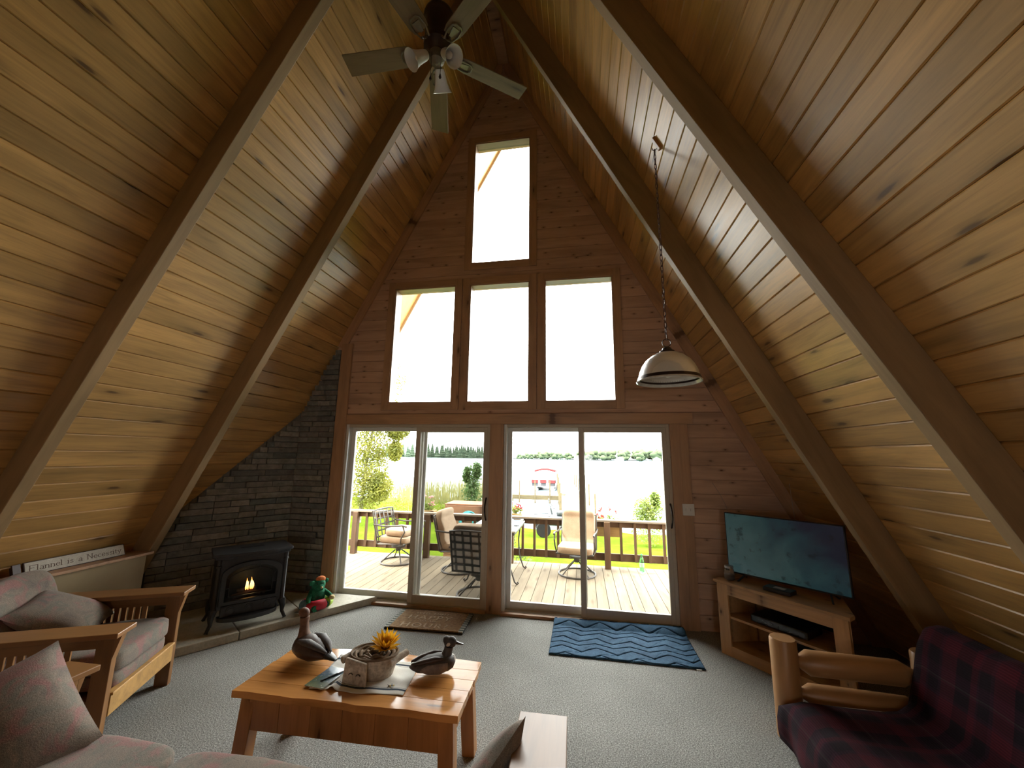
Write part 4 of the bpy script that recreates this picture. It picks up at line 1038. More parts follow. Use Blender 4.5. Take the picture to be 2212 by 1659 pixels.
# ------------------------------------------------------------------ things on the coffee table
ZT=.4503
TOWM,_nt,_b=newmat('striped tea towel',.9,.15)
_tc=nd(_nt,'ShaderNodeTexCoord'); _sp=nd(_nt,'ShaderNodeSeparateXYZ'); _nt.links.new(_tc.outputs['UV'],_sp.inputs[0])
_w=(.78,.76,.70); _bl=(.06,.075,.10); _gy=(.30,.31,.32)
_c=ramp(_nt,_sp.outputs[1],[(0,_w),(.10,_bl),(.155,_w),(.175,_gy),(.19,_w),(.81,_gy),(.825,_w),(.845,_bl),(.90,_w)],'CONSTANT')
_f=noise(_nt,coords(_nt,(1,1,1)),300,2); _nt.links.new(mixc(_nt,1.0,_c,ramp(_nt,_f,[(.3,(.9,)*3),(.7,(1.05,)*3)]),'MULTIPLY'),_b.inputs['Base Color'])
def towel():
    c=[Vector((-.80,-2.372)),Vector((-.292,-2.335)),Vector((-.328,-2.015)),Vector((-.845,-2.018))]; g=G(); n=40; uv=[]
    for j in range(n+1):
        for i in range(n+1):
            u=i/n; v=j/n; p=c[0].lerp(c[1],u).lerp(c[3].lerp(c[2],u),v)
            z=ZT+.002
            z+=.020*math.exp(-((u-.24-.05*v)/.035)**2)*max(0,1-v*1.7)      # fold near the front
            z+=.002*math.sin(u*21+v*7)+.0015*math.sin(v*19)
            g.v.append((p.x,p.y+ .006*math.sin(u*9)*(1-v),max(z,ZT+.001))); uv.append((u,v))
    for j in range(n):
        for i in range(n): a=j*(n+1)+i; g.f.append((a,a+1,a+n+2,a+n+1))
    me=g.mesh('tea_towel',TOWM,True,80); ul=me.uv_layers.new(name='uv')
    for lp in me.loops: ul.data[lp.index].uv=uv[lp.vertex_index]
    o=link('tea_towel',me,solid=.0012); tag(o,'white tea towel with blue stripes and a bee on the coffee table','towel')
    YB_=flat('bee yellow',(.45,.30,.05)); BB=flat('bee black',(.03,.028,.025)); 
    b=bpy.data.objects.new('bee_print',None); COL.objects.link(b); b.parent=o; b.location=(-.39,-2.265,ZT+.0045); b.rotation_euler=(0,0,R(25))
    for k in range(4): G().lathe([(.0001,.0006),(.007 if k in (1,2) else .0055,.0005),(.0055,.0)],12,Matrix.Translation((-.012+.008*k,0,0))).obj('stripe',(BB,YB_,BB,YB_)[k],b)
    for s_ in (-1,1):
        G().lathe([(.0001,.0007),(.008,.0005),(.0075,0)],12,Matrix.Translation((.004,s_*.012,0)) @ Matrix.Diagonal((.5,1.2,1,1))).obj('wing',flat('bee wing %d'%s_,(.4,.4,.38)),b)
        G().beam((-.01,s_*.004,.0004),(-.02,s_*.014,.0004),.0012,.0008).obj('leg_mark',BB,b)
towel()
def magazine():
    t=thing('magazine','glossy booklet with a green and blue cover on the tea towel','magazine',(-.765,-2.27,ZT+.006),R(-6))
    m,nt,b=newmat('booklet cover',.18,.5); v=coords(nt,(1,1,1),False); g=noise(nt,v,16,5,.65); s=noise(nt,v,70,3); sp=nd(nt,'ShaderNodeSeparateXYZ'); nt.links.new(v,sp.inputs[0])
    f=mth(nt,'ADD',mth(nt,'MULTIPLY',sp.outputs[1],3.2),mth(nt,'MULTIPLY_ADD',g,.8,.1))
    col=ramp(nt,f,[(.1,(.16,.18,.10)),(.35,(.10,.13,.09)),(.55,(.10,.15,.20)),(.75,(.20,.26,.33)),(.95,(.20,.22,.12))]); col=mixc(nt,mth(nt,'MULTIPLY',mth(nt,'GREATER_THAN',s,.64),.6),col,(.5,.5,.42)); nt.links.new(col,b.inputs['Base Color'])
    G().box(-.056,.056,-.098,.098,.0,.004).obj('pages',WHITEV,t); G().box(-.057,.057,-.099,.099,.004,.0052).obj('cover',m,t)
magazine()
def pen():
    t=thing('pen','thin black and silver pen lying on the glossy booklet','pen',(-.735,-2.255,ZT+.0152),R(62))
    G().tube([(-.065,0,0),(.02,0,0)],.0042,10).obj('barrel',BLACKP,t,smooth=True); G().tube([(.02,0,0),(.055,0,0),(.062,0,0)],[.0042,.004,.0025],10).obj('cap',flat('silver',(.6,.6,.62),.25,.5,.9),t,smooth=True); G().tube([(-.065,0,0),(-.075,0,0)],[.0036,.001],10).obj('tip',BLACKP,t,smooth=True)
pen()
def duckm(name,stops,scale=12,rough=.6): return mottle(name,stops,scale,rough,.4,bmp=.25,fine=(70,.18))
DB=duckm('painted brown feathers',[(.3,(.03,.017,.012)),(.6,(.065,.038,.028)),(.8,(.10,.065,.05))],rough=.42); DD=duckm('dark grey brown feathers',[(.3,(.035,.03,.028)),(.7,(.085,.07,.062))]); DP=duckm('pale flank feathers',[(.3,(.15,.12,.105)),(.7,(.26,.21,.18))]); DW=duckm('white patch',[(.3,(.42,.38,.34)),(.7,(.55,.50,.45))]); DR=duckm('russet neck',[(.3,(.10,.045,.025)),(.7,(.20,.095,.05))]); DK_=flat('black bill',(.02,.018,.016),.3)
def duck(label,loc,rz,upright):
    t=thing('duck_decoy',label,'decoy',loc,rz,'duck decoys'); t.scale=(.9,)*3 if not upright else (1.05,1.15,1.05)
    if not upright:
        G().loft([(-.150,.045,.006,.004,0),(-.135,.044,.028,.012,0),(-.10,.046,.055,.030,0),(-.04,.052,.070,.045,0),(.03,.054,.072,.050,0),(.085,.054,.062,.048,0),(.118,.056,.042,.036,0),(.132,.058,.012,.012,0)],20).obj('body',DD,t,smooth=True,ang=80)
        for s_ in (-1,1):
            G().loft([(-.09,.045,.006,.010,s_*.050),(-.04,.045,.012,.026,s_*.063),(.03,.045,.012,.030,s_*.066),(.08,.05,.010,.022,s_*.058)],12).obj('flank',DP,t,smooth=True)
            G().loft([(-.14,.066,.006,.006,s_*.018),(-.08,.078,.018,.014,s_*.036),(.0,.090,.020,.018,s_*.044),(.05,.088,.010,.012,s_*.046)],12).obj('wing',DB,t,smooth=True)
        G().loft([(.10,.07,.028,.030,0),(.125,.062,.024,.028,0),(.134,.062,.010,.012,0)],14).obj('breast',DW,t,smooth=True)
        G().tube([(.075,0,.085),(.085,0,.115),(.09,0,.14)],[.036,.028,.028],14).obj('neck',DD,t,smooth=True)
        G().sup(.040,.027,.034,.95,20,14,Matrix.Translation((.098,0,.163))).sup(.024,.022,.024,.95,16,12,Matrix.Translation((.075,0,.178))).obj('head',DD,t,smooth=True,ang=80)
        for s_ in (-1,1): G().sup(.014,.004,.010,1,12,8,Matrix.Translation((.083,s_*.025,.160)) @ Matrix.Rotation(R(-25),4,'Y')).obj('cheek_patch',DW,t,smooth=True); G().sup(.0035,.0025,.0035,1,8,6,Matrix.Translation((.112,s_*.0245,.170))).obj('eye',DK_,t)
        G().loft([(.130,.160,.013,.013,0),(.150,.152,.012,.008,0),(.175,.146,.012,.004,0),(.182,.145,.006,.002,0)],12).obj('bill',DK_,t,smooth=True)
    else:
        G().loft([(-.175,.045,.012,.005,0),(-.145,.052,.030,.012,0),(-.10,.058,.052,.034,0),(-.04,.06,.070,.054,0),(.03,.062,.072,.058,0),(.085,.062,.060,.052,0),(.115,.064,.036,.036,0),(.125,.066,.012,.014,0)],20).obj('body',DB,t,smooth=True,ang=80)
        for s_ in (-1,1): G().loft([(-.15,.072,.006,.006,s_*.012),(-.10,.094,.020,.012,s_*.030),(-.02,.108,.026,.016,s_*.042),(.05,.100,.012,.012,s_*.046)],12).obj('wing',DD,t,smooth=True)
        G().loft([(-.215,.048,.010,.004,0),(-.19,.052,.022,.007,0),(-.15,.056,.030,.012,0)],12).obj('tail',DK_,t,smooth=True)
        G().tube([(.075,0,.085),(.085,0,.13),(.088,0,.175),(.088,0,.205)],[.040,.026,.022,.025],14).obj('neck',DR,t,smooth=True)
        G().sup(.036,.024,.027,.95,20,14,Matrix.Translation((.10,0,.225))).obj('head',DR,t,smooth=True,ang=80)
        G().loft([(.130,.222,.012,.011,0),(.155,.216,.012,.007,0),(.178,.212,.012,.004,0),(.184,.212,.005,.002,0)],12).obj('bill',DK_,t,smooth=True)
    return t
duck('wooden duck decoy with upright russet neck facing away on the left of the table',(-.985,-2.11,ZT+.004),R(160),True)
duck('wooden duck decoy with white cheek patch facing right on the table',(-.215,-2.105,ZT+.008),R(24),False)
def basket():
    t=thing('bark_basket','birch bark basket with log handles and a yellow sunflower','basket',(-.545,-2.17,ZT+.004),R(4))
    BK=mottle('birch bark',[(.3,(.30,.24,.18)),(.5,(.46,.39,.31)),(.7,(.58,.51,.42))],9,.8,fine=(60,.25)); WI=mottle('woven twig',[(.3,(.10,.065,.04)),(.7,(.24,.17,.11))],25); CUT=flat('cut log end',(.42,.33,.22),.8)
    S=Matrix.Diagonal((1.28,1,1,1))
    G().shell([(.085,.0),(.098,.05),(.104,.105),(.098,.106),(.092,.05),(.08,.012),(.001,.010)],30,S).obj('bowl',BK,t,smooth=True)
    for k in range(3):
        rr=.085-.024*k; G().tube([(1.28*rr*math.cos(a),rr*math.sin(a),.098+.006*math.sin(a*6+k)) for a in [2*math.pi*q/24 for q in range(24)]],.011,8,closed=True).obj('twig_coil',WI,t,smooth=True)
    G().tube([(1.28*.103*math.cos(a),.103*math.sin(a),.108) for a in [2*math.pi*q/30 for q in range(30)]],.006,6,closed=True).obj('rim',WI,t,smooth=True)
    for s_,an in ((-1,62),(1,62)):
        c=Vector((s_*.138,.01,.082)); d=Vector((math.cos(R(an)),math.sin(R(an)),.12)).normalized()*.062
        G().tube([c-d,c-d*.97,c+d*.97,c+d],[.017,.019,.018,.016],12).obj('log_handle',BK,t,smooth=True)
        G().tube([c-d*1.0,c-d*1.02],[.0155,.015],12).obj('handle_end',CUT,t)
    # folded bark flap at the front
    g=G(); g.hexa([(-.125,-.118,.0),(.022,-.145,.0),(.022,-.125,.0),(-.118,-.098,.0),(-.118,-.108,.118),(.012,-.132,.105),(.014,-.116,.105),(-.112,-.092,.118)]); g.obj('bark_flap',BK,t,bevel=.005)
    for dx in (-.07,-.025): G().tube([(dx+.012*math.cos(a),-.134-.18*(dx+.05)-.0,.045+.012*math.sin(a)) for a in [R(20+140*q/6) for q in range(7)]],.0022,5).obj('carved_mark',DK_,t)
    # sunflower
    f=bpy.data.objects.new('sunflower',None); COL.objects.link(f); f.parent=t; f.location=(.055,.012,.128); f.rotation_euler=(R(18),R(10),0)
    YE=leafm('sunflower petal',[(.3,(.62,.28,.01)),(.7,(.85,.50,.03))],20,.3)
    for ring,(n,rt,el,ln) in enumerate(((16,.018,30,.088),(14,.012,58,.082))):
        for k in range(n):
            a=2*math.pi*(k+.4*ring)/n; M=rotz(a) @ Matrix.Translation((rt,0,0)) @ Matrix.Rotation(R(-el-random.uniform(0,16)),4,'Y')
            g=G(); g.add([(0,-.006,0),(0,.006,0),(ln*.5,.014,.004),(ln*.5,-.014,.004),(ln,0,0),(ln*.5,0,-.002)],[(0,1,2,5),(0,5,3),(5,2,4),(5,4,3)],M); g.obj('petal',YE,f)
    G().sup(.026,.026,.012,.9,16,10).obj('flower_centre',flat('sunflower centre',(.12,.06,.02),.9),f,smooth=True)
basket()
# ------------------------------------------------------------------ outdoors: deck and railing
DZ=-.05
def deck():
    t=thing('deck','weathered plank deck outside the glass doors','deck',(0,0,0),0,kind='structure')
    w=.1315; x=-4.6+.0; me={}
    g=G(); g.box(0,w-.006,0,2.18,-.03,0); m=g.mesh('plank',DECKW)
    k0=int(math.floor((-4.7+.269)/w))
    for k in range(k0,k0+62):
        o=link('plank',m,t,(-.269+k*w,.165,DZ))
    G().box(-4.6,3.6,.17,2.33,DZ-.20,DZ-.032).obj('joist_frame',RAILW,t)
deck()
def railing():
    t=thing('deck_railing','brown stained wooden railing along the outer edge of the deck','railing',(0,0,0))
    y=2.24; x0,x1=-4.4,3.4
    g=G(); g.box(x0,x1,y-.06,y+.06,.645,.675).obj('rail_cap',wood('greyed cap rail',(.22,.19,.15),.75,0,var=.1,spec=.2),t,bevel=.004)
    G().box(x0,x1,y+.0,y+.035,.56,.645).obj('top_rail',RAILW,t); G().box(x0,x1,y+.0,y+.035,.055,.165).obj('bottom_rail',RAILW,t)
    posts=[-3.33,-1.99,-.54,1.0,2.5]
    for px in posts: G().box(px-.046,px+.046,y-.092,y-.002,DZ,.645).obj('post',RAILZ,t,bevel=.004)
    for a,b in zip([-4.4]+posts,posts+[3.4]):
        n=max(2,round((b-a)/.205)); 
        for k in range(1,n):
            xx=a+(b-a)*k/n; G().box(xx-.02,xx+.02,y-.032,y-.001,.06,.64).obj('baluster',RAILZ,t)
railing()
def patio_chair(label,loc,rz,back='cushion',extra=False):
    t=thing('patio_chair',label,'chair',loc,rz,'swivel patio chairs')   # faces local +X
    G().tube([(.27*math.cos(a),.27*math.sin(a),.014) for a in [2*math.pi*k/32 for k in range(32)]],.012,8,closed=True).obj('base_ring',PATIO,t,smooth=True)
    for a in (45,135,225,315):
        c,s=math.cos(R(a)),math.sin(R(a)); G().tube([(.265*c,.265*s,.02),(.17*c,.17*s,.10),(.05*c,.05*s,.19)],.010,8).obj('base_leg',PATIO,t,smooth=True)
    G().lathe([(.035,.17),(.045,.19),(.045,.225),(.11,.235),(.11,.26)],16).obj('swivel_hub',PATIO,t,smooth=True)
    wy=.265; zs=.33
    G().tube([(.25,-wy,zs),(.25,wy,zs),(-.20,wy,zs-.02),(-.20,-wy,zs-.02)],.013,8,closed=True).obj('seat_frame',PATIO,t,smooth=True)
    G().box(-.20,.25,-wy+.01,wy-.01,zs-.012,zs-.004).obj('seat_sling',SLING,t)
    # back frame tilted
    tl=R(-14); bx=-.22; Hb=.49
    def bp(y,h): return (bx-math.tan(-tl)*h, y, zs-.02+h)
    G().tube([bp(-wy,0),bp(-wy,Hb*.6),bp(-wy,Hb),bp(-wy*.5,Hb+.012),bp(wy*.5,Hb+.012),bp(wy,Hb),bp(wy,Hb*.6),bp(wy,0)],.013,8).obj('back_frame',PATIO,t,smooth=True)
    for k in range(5):
        y=-wy+2*wy*(k+.5)/5; G().beam(bp(y,.02),bp(y,Hb),.026,.004,(1,0,0)).obj('back_strap',PATIO,t)
    for k in range(5):
        h=.05+(Hb-.05)*(k+.5)/5; a=Vector(bp(-wy,h))+Vector((-.005,0,0)); b=Vector(bp(wy,h))+Vector((-.005,0,0)); G().beam(a,b,.004,.024,(0,0,1)).obj('cross_strap',PATIO,t)
    if back=='cushion': G().beam(Vector(bp(0,.02))+Vector((.006,0,0)),Vector(bp(0,Hb))+Vector((.006,0,0)),2*wy-.02,.003,(1,0,0)).obj('back_sling',flat('pale sling',(.62,.54,.47),.9),t)
    for s in (-1,1):
        y=s*(wy+.02)
        G().tube([(bx-.075,y,.60),(bx+.12,y,.585),(bx+.32,y,.60),(bx+.46,y,.615),(bx+.53,y,.60)],.013,8).tube([(bx+.46,y,.612),(bx+.50,y,.52),(bx+.44,y,.42),(bx+.42,y-s*.02,zs)],.011,8).obj('arm',PATIO,t,smooth=True)
    M=Matrix.Translation((.03,0,zs+.048)); G().sup(.25,wy-.012,.052,.28,32,12,M).obj('seat_cushion',CUSH,t,smooth=True,ang=80)
    if back=='cushion':
        M=Matrix.Translation(Vector(bp(0,.285))+Vector((.065,0,.02))) @ Matrix.Rotation(tl,4,'Y')
        def tf(p):
            q=p.copy(); q.x+= .014*math.cos(p.z*26)*(1 if p.x>0 else 0); return q
        G().sup(.055,wy-.015,.272,.3,36,28,M,tf).obj('back_cushion',CUSH,t,smooth=True,ang=80)
    if extra:
        M=Matrix.Translation((.06,0,zs+.155)); G().sup(.19,wy-.03,.055,.3,28,12,M,lambda p:p+Vector((0,0,.006*math.sin(p.x*30)))).obj('loose_cushion',CUSH,t,smooth=True,ang=80)
    return t
patio_chair('patio swivel chair with open lattice back and a stacked cushion by the railing post',(-2.33,1.84,DZ),R(-8),'none',True)
patio_chair('patio swivel chair with tall tan back cushion behind the left sliding panel',(-1.22,1.62,DZ),R(-4))
patio_chair('patio swivel chair seen from behind with woven lattice back near the glass',(-.67,.66,DZ),R(84),'cushion')
patio_chair('patio swivel chair with tufted tan cushions facing the room',(.53,1.80,DZ),R(-97))
def patio_table():
    t=thing('patio_table','dark metal patio table with scrolled legs behind the door post','table',(-.62,1.50,DZ))
    hx,hy,z=.345,.45,.70
    G().box(-hx,hx,-hy,hy,z-.022,z).obj('table_top',flat('pale slate tile top',(.30,.31,.30),.25),t,bevel=.006); G().box(-hx+.02,hx-.02,-hy+.02,hy-.02,z-.06,z-.023).obj('apron',PATIO,t)
    for sx in (-1,1):
        for sy in (-1,1):
            x,y=sx*(hx-.06),sy*(hy-.06)
            pts=[(x,y,z-.03),(x-sx*.03,y,z*.62),(x-sx*.015,y,z*.3),(x+sx*.045,y,.04),(x+sx*.08,y,.012),(x+sx*.095,y,.03),(x+sx*.08,y,.045)]
            G().tube(pts,.011,8).obj('leg',PATIO,t,smooth=True)
patio_table()
def bowl():
    t=thing('glass_bowl','clear glass bowl with a blue rim on the patio table','bowl',(-.335,1.50,DZ+.70))
    G().shell([(.035,.0),(.05,.01),(.085,.05),(.10,.085),(.097,.085),(.082,.052),(.048,.014),(.001,.012)],24).obj('body',clear('bowl glass',(.75,.82,.85)),t,smooth=True); G().shell([(.097,.082),(.103,.088),(.097,.09)],24).obj('rim',flat('blue rim',(.12,.2,.32),.2),t,smooth=True)
bowl()
def bottle():
    t=thing('soda_bottle','empty green plastic bottle standing on the deck by the railing','bottle',(1.49,2.06,DZ))
    g=clear('green plastic',(.25,.75,.35),.1)
    G().lathe([(.028,0),(.034,.008),(.034,.06),(.030,.085),(.034,.11),(.034,.17),(.026,.21),(.013,.24),(.012,.255)],20).obj('body',g,t,smooth=True); G().lathe([(.0135,.255),(.0135,.272),(.01,.274)],14).obj('cap',flat('green cap',(.05,.4,.12),.4),t,smooth=True)
    G().shell([(.0348,.09),(.0350,.155)],20).obj('label_band',flat('pale green label',(.3,.6,.35),.5),t)
bottle()
# ------------------------------------------------------------------ ground, lake
GRASSM=mottle('lawn',[(.3,(.040,.065,.006)),(.5,(.06,.095,.008)),(.7,(.09,.12,.014))],1.2,1.0,0.0,fine=(30,.3))
def shore(x): return 11.2 if x>-2.5 else (11.2+ min(1,(-2.5-x)/4)*8.5)
def ground_z(x,y): 
    s=shore(x); k=(y-2.3)/(s-2.3); return -.42-.62*k if k<1 else -1.04-.5*min(1,(k-1)*4)
g=G(); nx,ny=60,50
g.grid(lambda u,v:(-40+70*u, -14+39*v, ground_z(-40+70*u,-14+39*v)+.02*math.sin(u*150)*math.sin(v*90) if (-14+39*v)>2.3 else -.42),nx,ny)
tag(g.obj('lawn',GRASSM,smooth=True,ang=80),'bright green lawn sloping from the deck to the lake','lawn',kind='structure')
def waterm():
    m,nt,b=newmat('lake water',.3,.5); b.inputs['Base Color'].default_value=(.10,.17,.20,1); v=coords(nt,(.35,1.2,1),False); n_=noise(nt,v,1.3,6,.65); bump(nt,b,n_,.8,.5); return m
tag(G().box(-600,600,8,700,-1.2,-1.0).obj('lake',waterm()),'pale rippled lake reaching to the far shore','lake',kind='structure')
# ------------------------------------------------------------------ vegetation
BARK=mottle('bark',[(.3,(.10,.08,.06)),(.7,(.30,.27,.23))],12); 
def leaves(n,pos,size,rnd,droop=0):
    g=G()
    for _ in range(n):
        p=Vector(pos(rnd)); s=size*rnd.uniform(.6,1.3); a=Vector((rnd.gauss(0,1),rnd.gauss(0,1),rnd.gauss(0,.6)-droop)).normalized(); b=a.orthogonal().normalized(); b=Matrix.Rotation(rnd.uniform(0,6.28),3,a) @ b
        g.add([p,p+a*s*.5+b*s*.28,p+a*s,p+a*s*.5-b*s*.28],[(0,1,2,3)])
    return g
def in_blobs(blobs):
    def f(r):
        c,rad=r.choice(blobs); v=Vector((r.gauss(0,1),r.gauss(0,1),r.gauss(0,1))).normalized()*(r.random()**.4); return (c[0]+v.x*rad[0],c[1]+v.y*rad[1],c[2]+v.z*rad[2])
    return f
LY=leafm('yellow green leaves',[(.3,(.09,.105,.012)),(.55,(.20,.20,.028)),(.8,(.30,.275,.07))],2.5); LG=leafm('mid green leaves',[(.3,(.05,.10,.03)),(.7,(.12,.20,.06))],3); LL=leafm('light green leaves',[(.3,(.10,.16,.03)),(.7,(.24,.27,.06))],3)
def plant(name,label,cat,loc,trunk,blobs,n,size,mat,seed,droop=0):
    r=random.Random(seed); t=thing(name,label,cat,loc)
    for pts,rr in trunk: G().tube(pts,rr,8).obj('trunk' if rr[0]>.03 else 'stem',BARK,t,smooth=True)
    leaves(n,in_blobs(blobs),size,r,droop).obj('foliage',mat,t)['kind']='stuff'
    return t
def gz(x,y): return ground_z(x,y)
x,y=-6.8,8.2
plant('birch_tree','tall birch with hanging yellow green leaves left of the deck','tree',(x,y,gz(x,y)),[([(0,0,0),(.1,0,2),(.3,.1,4),(.3,.1,6)],[.07,.055,.04,.02]),([(.15,0,2.5),(.7,0,3.6),(1.1,0,3.3)],[.028,.018,.008]),([(.2,0,3.4),(-.5,0,4.4),(-1.2,0,4.2)],[.028,.018,.008])],
  [((.2,0,1.0),(.55,.6,.7)),((.3,0,1.9),(.6,.6,.8)),((.4,0,2.9),(.75,.7,.8)),((.75,0,3.7),(.55,.6,.6)),((.0,0,4.0),(.9,.7,.8)),((.3,0,4.9),(1.1,.8,.8)),((-.5,0,2.4),(.7,.6,1.4)),((1.15,0,2.4),(.22,.3,.35)),((1.2,0,3.1),(.4,.4,.35)),((.7,0,1.2),(.4,.5,.5))],26000,.08,LY,3,.6)
x,y=-2.2,5.6
plant('lakeside_shrub','upright dark green shrub seen through the screened panel','shrub',(x,y,gz(x,y)),[([(0,0,0),(.02,0,1.1),(.05,0,1.9)],[.028,.02,.008])],[((0,0,.55),(.30,.26,.55)),((.03,0,1.15),(.30,.26,.5)),((.03,0,1.6),(.2,.16,.45)),((.14,0,1.9),(.10,.08,.25)),((-.12,0,1.8),(.09,.07,.22))],3600,.07,LG,5)
x,y=2.45,7.6
plant('lakeside_shrub','rounded light green shrub right of the deck near the water','shrub',(x,y,gz(x,y)),[([(0,0,0),(0,0,.8)],[.025,.01])],[((0,0,.5),(.48,.42,.5)),((.1,0,1.0),(.32,.26,.4)),((-.15,0,.95),(.3,.26,.35)),((.22,0,1.25),(.12,.1,.25))],3600,.07,LL,7)
x,y=-5.6,9.4
plant('yellow_bush','bright yellow green bush below the birch','shrub',(x,y,gz(x,y)),[([(0,0,0),(0,0,.5)],[.025,.01])],[((0,0,.35),(.9,.6,.4)),((.8,.3,.3),(.7,.5,.35)),((-.8,.2,.5),(.8,.5,.5)),((1.5,.6,.25),(.6,.4,.3))],2400,.07,LY,9)
x,y=-.72,3.0
plant('deck_vine','leafy green plant growing below the railing beside the patio table','plant',(x,y,gz(x,y)),[([(0,0,0),(0,0,.5)],[.02,.01])],[((.1,0,.35),(.22,.15,.3)),((.25,0,.15),(.22,.15,.2)),((0,0,.7),(.15,.12,.2))],700,.06,LL,13)
# reeds
r=random.Random(21); g=G()
for _ in range(1500):
    xx=r.uniform(-10.5,-3.4); yy=r.uniform(15.5,19.5); h=r.uniform(.8,1.75); zz=-1.1; dx=r.gauss(0,.12); dy=r.gauss(0,.08)
    g.add([(xx-.012,yy,zz),(xx+.012,yy,zz),(xx+.008+dx*.5,yy+dy*.5,zz+h*.6),(xx-.008+dx*.5,yy+dy*.5,zz+h*.6),(xx+dx,yy+dy,zz+h)],[(0,1,2,3),(3,2,4)])
tag(g.obj('reeds',leafm('reed',[(.3,(.16,.17,.06)),(.7,(.32,.29,.11))],2)),'tall reeds standing along the left shore','reeds',kind='stuff')
# far shores : individual trees
def far_tree(kind,seed):
    r=random.Random(seed); g=G()
    if kind=='spruce':
        n=7; prof=[(.001,1.0)]
        pts=[]
        for k in range(8): pts+= [(.24*(1-k/8)*r.uniform(.8,1.15)+.01, k/8+.02),(.15*(1-k/8)+.005,(k+.95)/8)]
        g.lathe([(.03,-.02)]+pts+[(.002,1.02)],9)
    else:
        for _ in range(7): g.sup(r.uniform(.20,.32),r.uniform(.20,.3),r.uniform(.16,.26),1,9,7,Matrix.Translation((r.uniform(-.3,.3),r.uniform(-.2,.2),r.uniform(.25,.75))))
        g.box(-.04,.04,-.04,.04,-.02,.4)
    return g
FD=mottle('far dark conifer',[(.3,(.025,.045,.028)),(.7,(.06,.085,.05))],3); FL=mottle('far pale broadleaf',[(.3,(.035,.055,.03)),(.7,(.09,.11,.055))],2.5)
sm=[far_tree('spruce',k).mesh('far_spruce',FD) for k in range(4)]; dm=[far_tree('round',k+10).mesh('far_tree',FL,True,60) for k in range(4)]
r=random.Random(5)
for k in range(70):
    X=-158+k*1.2+r.uniform(-.5,.5); Y=284+(k%7)*7+r.uniform(-.6,.6); h=r.uniform(7.5,11)
    o=link('far_spruce',sm[k%4],None,(X,Y,-1.05),r.uniform(0,6)); o.scale=(h*r.uniform(.8,1.2),)*2+(h,)
    tag(o,'dark spruce in the row on the far left shore of the lake','tree','spruces on the far left shore')
for k in range(130):
    u=k/129; X=-40+115*u+r.uniform(-1,1); Y=238+(k%12)*7.5+r.uniform(-.3,.3); h=(4.5+3.2*u)*r.uniform(.8,1.2)*Y/262
    if u<.35 and r.random()<.35: continue
    o=link('far_tree',dm[k%4],None,(X,Y,-1.05),r.uniform(0,6)); o.scale=(h*r.uniform(1.1,1.45),h*.9,h)
    tag(o,'pale green tree in the row on the far right shore of the lake','tree','trees on the far right shore')
for k,(X,Y,c) in enumerate(((22,229,(.6,.6,.6)),(42,229,(.55,.45,.25)),(-2,229,(.6,.6,.6)))):
    t=thing('lake_house',['white lake house among trees on the far right shore','tan lake house low on the far right shore','pale lake house at the left of the far right shore'][k],'house',(X,Y,-1.05))
    G().box(-2,2,-1.5,1.5,0,1.6).obj('wall',flat('house wall %d'%k,c),t); G().prism([(-2.2,1.6),(2.2,1.6),(0,2.6)],-1.6,1.6,Matrix.Rotation(R(90),4,'X')).obj('roof',flat('house roof %d'%k,(.25,.25,.27)),t)
tag(G().box(-260,140,280,345,-1.3,-1.0).obj('far_shore',GRASSM),'low green land strip across the lake','shore',kind='structure')
# ------------------------------------------------------------------ dock, boat
def dock():
    t=thing('dock','long pale timber dock with tall posts reaching into the lake','dock',(0,0,0))
    a=Vector((.55,10.8,-.60)); b=Vector((-1.0,33,-.60)); d=(b-a).normalized(); n_=Vector((d.y,-d.x,0)); L=(b-a).length; N=60
    for k in range(N):
        p=a+d*(L*(k+.5)/N); G().beam(p-n_*.65,p+n_*.65,L/N*.93,.04,(0,0,1)).obj('plank',DOCKW,t)
    for s in (-1,1): G().beam(a+n_*.62*s-Vector((0,0,.09)),b+n_*.62*s-Vector((0,0,.09)),.05,.14).obj('stringer',DOCKW,t)
    for k in range(8):
        for s in (-1,1):
            p=a+d*(L*(k+.6)/8)+n_*.70*s; G().tube([(p.x,p.y,-1.5),(p.x,p.y,.15+.2*(k%2))],.035,8).obj('post',DOCKW,t,smooth=True)
    for k in range(24):
        xx=-3.75+3.4*(k+.5)/24; G().box(xx-.066,xx+.066,18.6,19.9,-.62,-.58).obj('cross_plank',DOCKW,t)
    G().box(-3.75,-.35,18.58,18.64,-.82,-.60).obj('cross_stringer',DOCKW,t)
    for xx in (-3.75,-2.95,-2.05,-1.2): G().tube([(xx,18.52,-1.5),(xx,18.52,.25)],.035,8).obj('post',DOCKW,t,smooth=True)
dock()
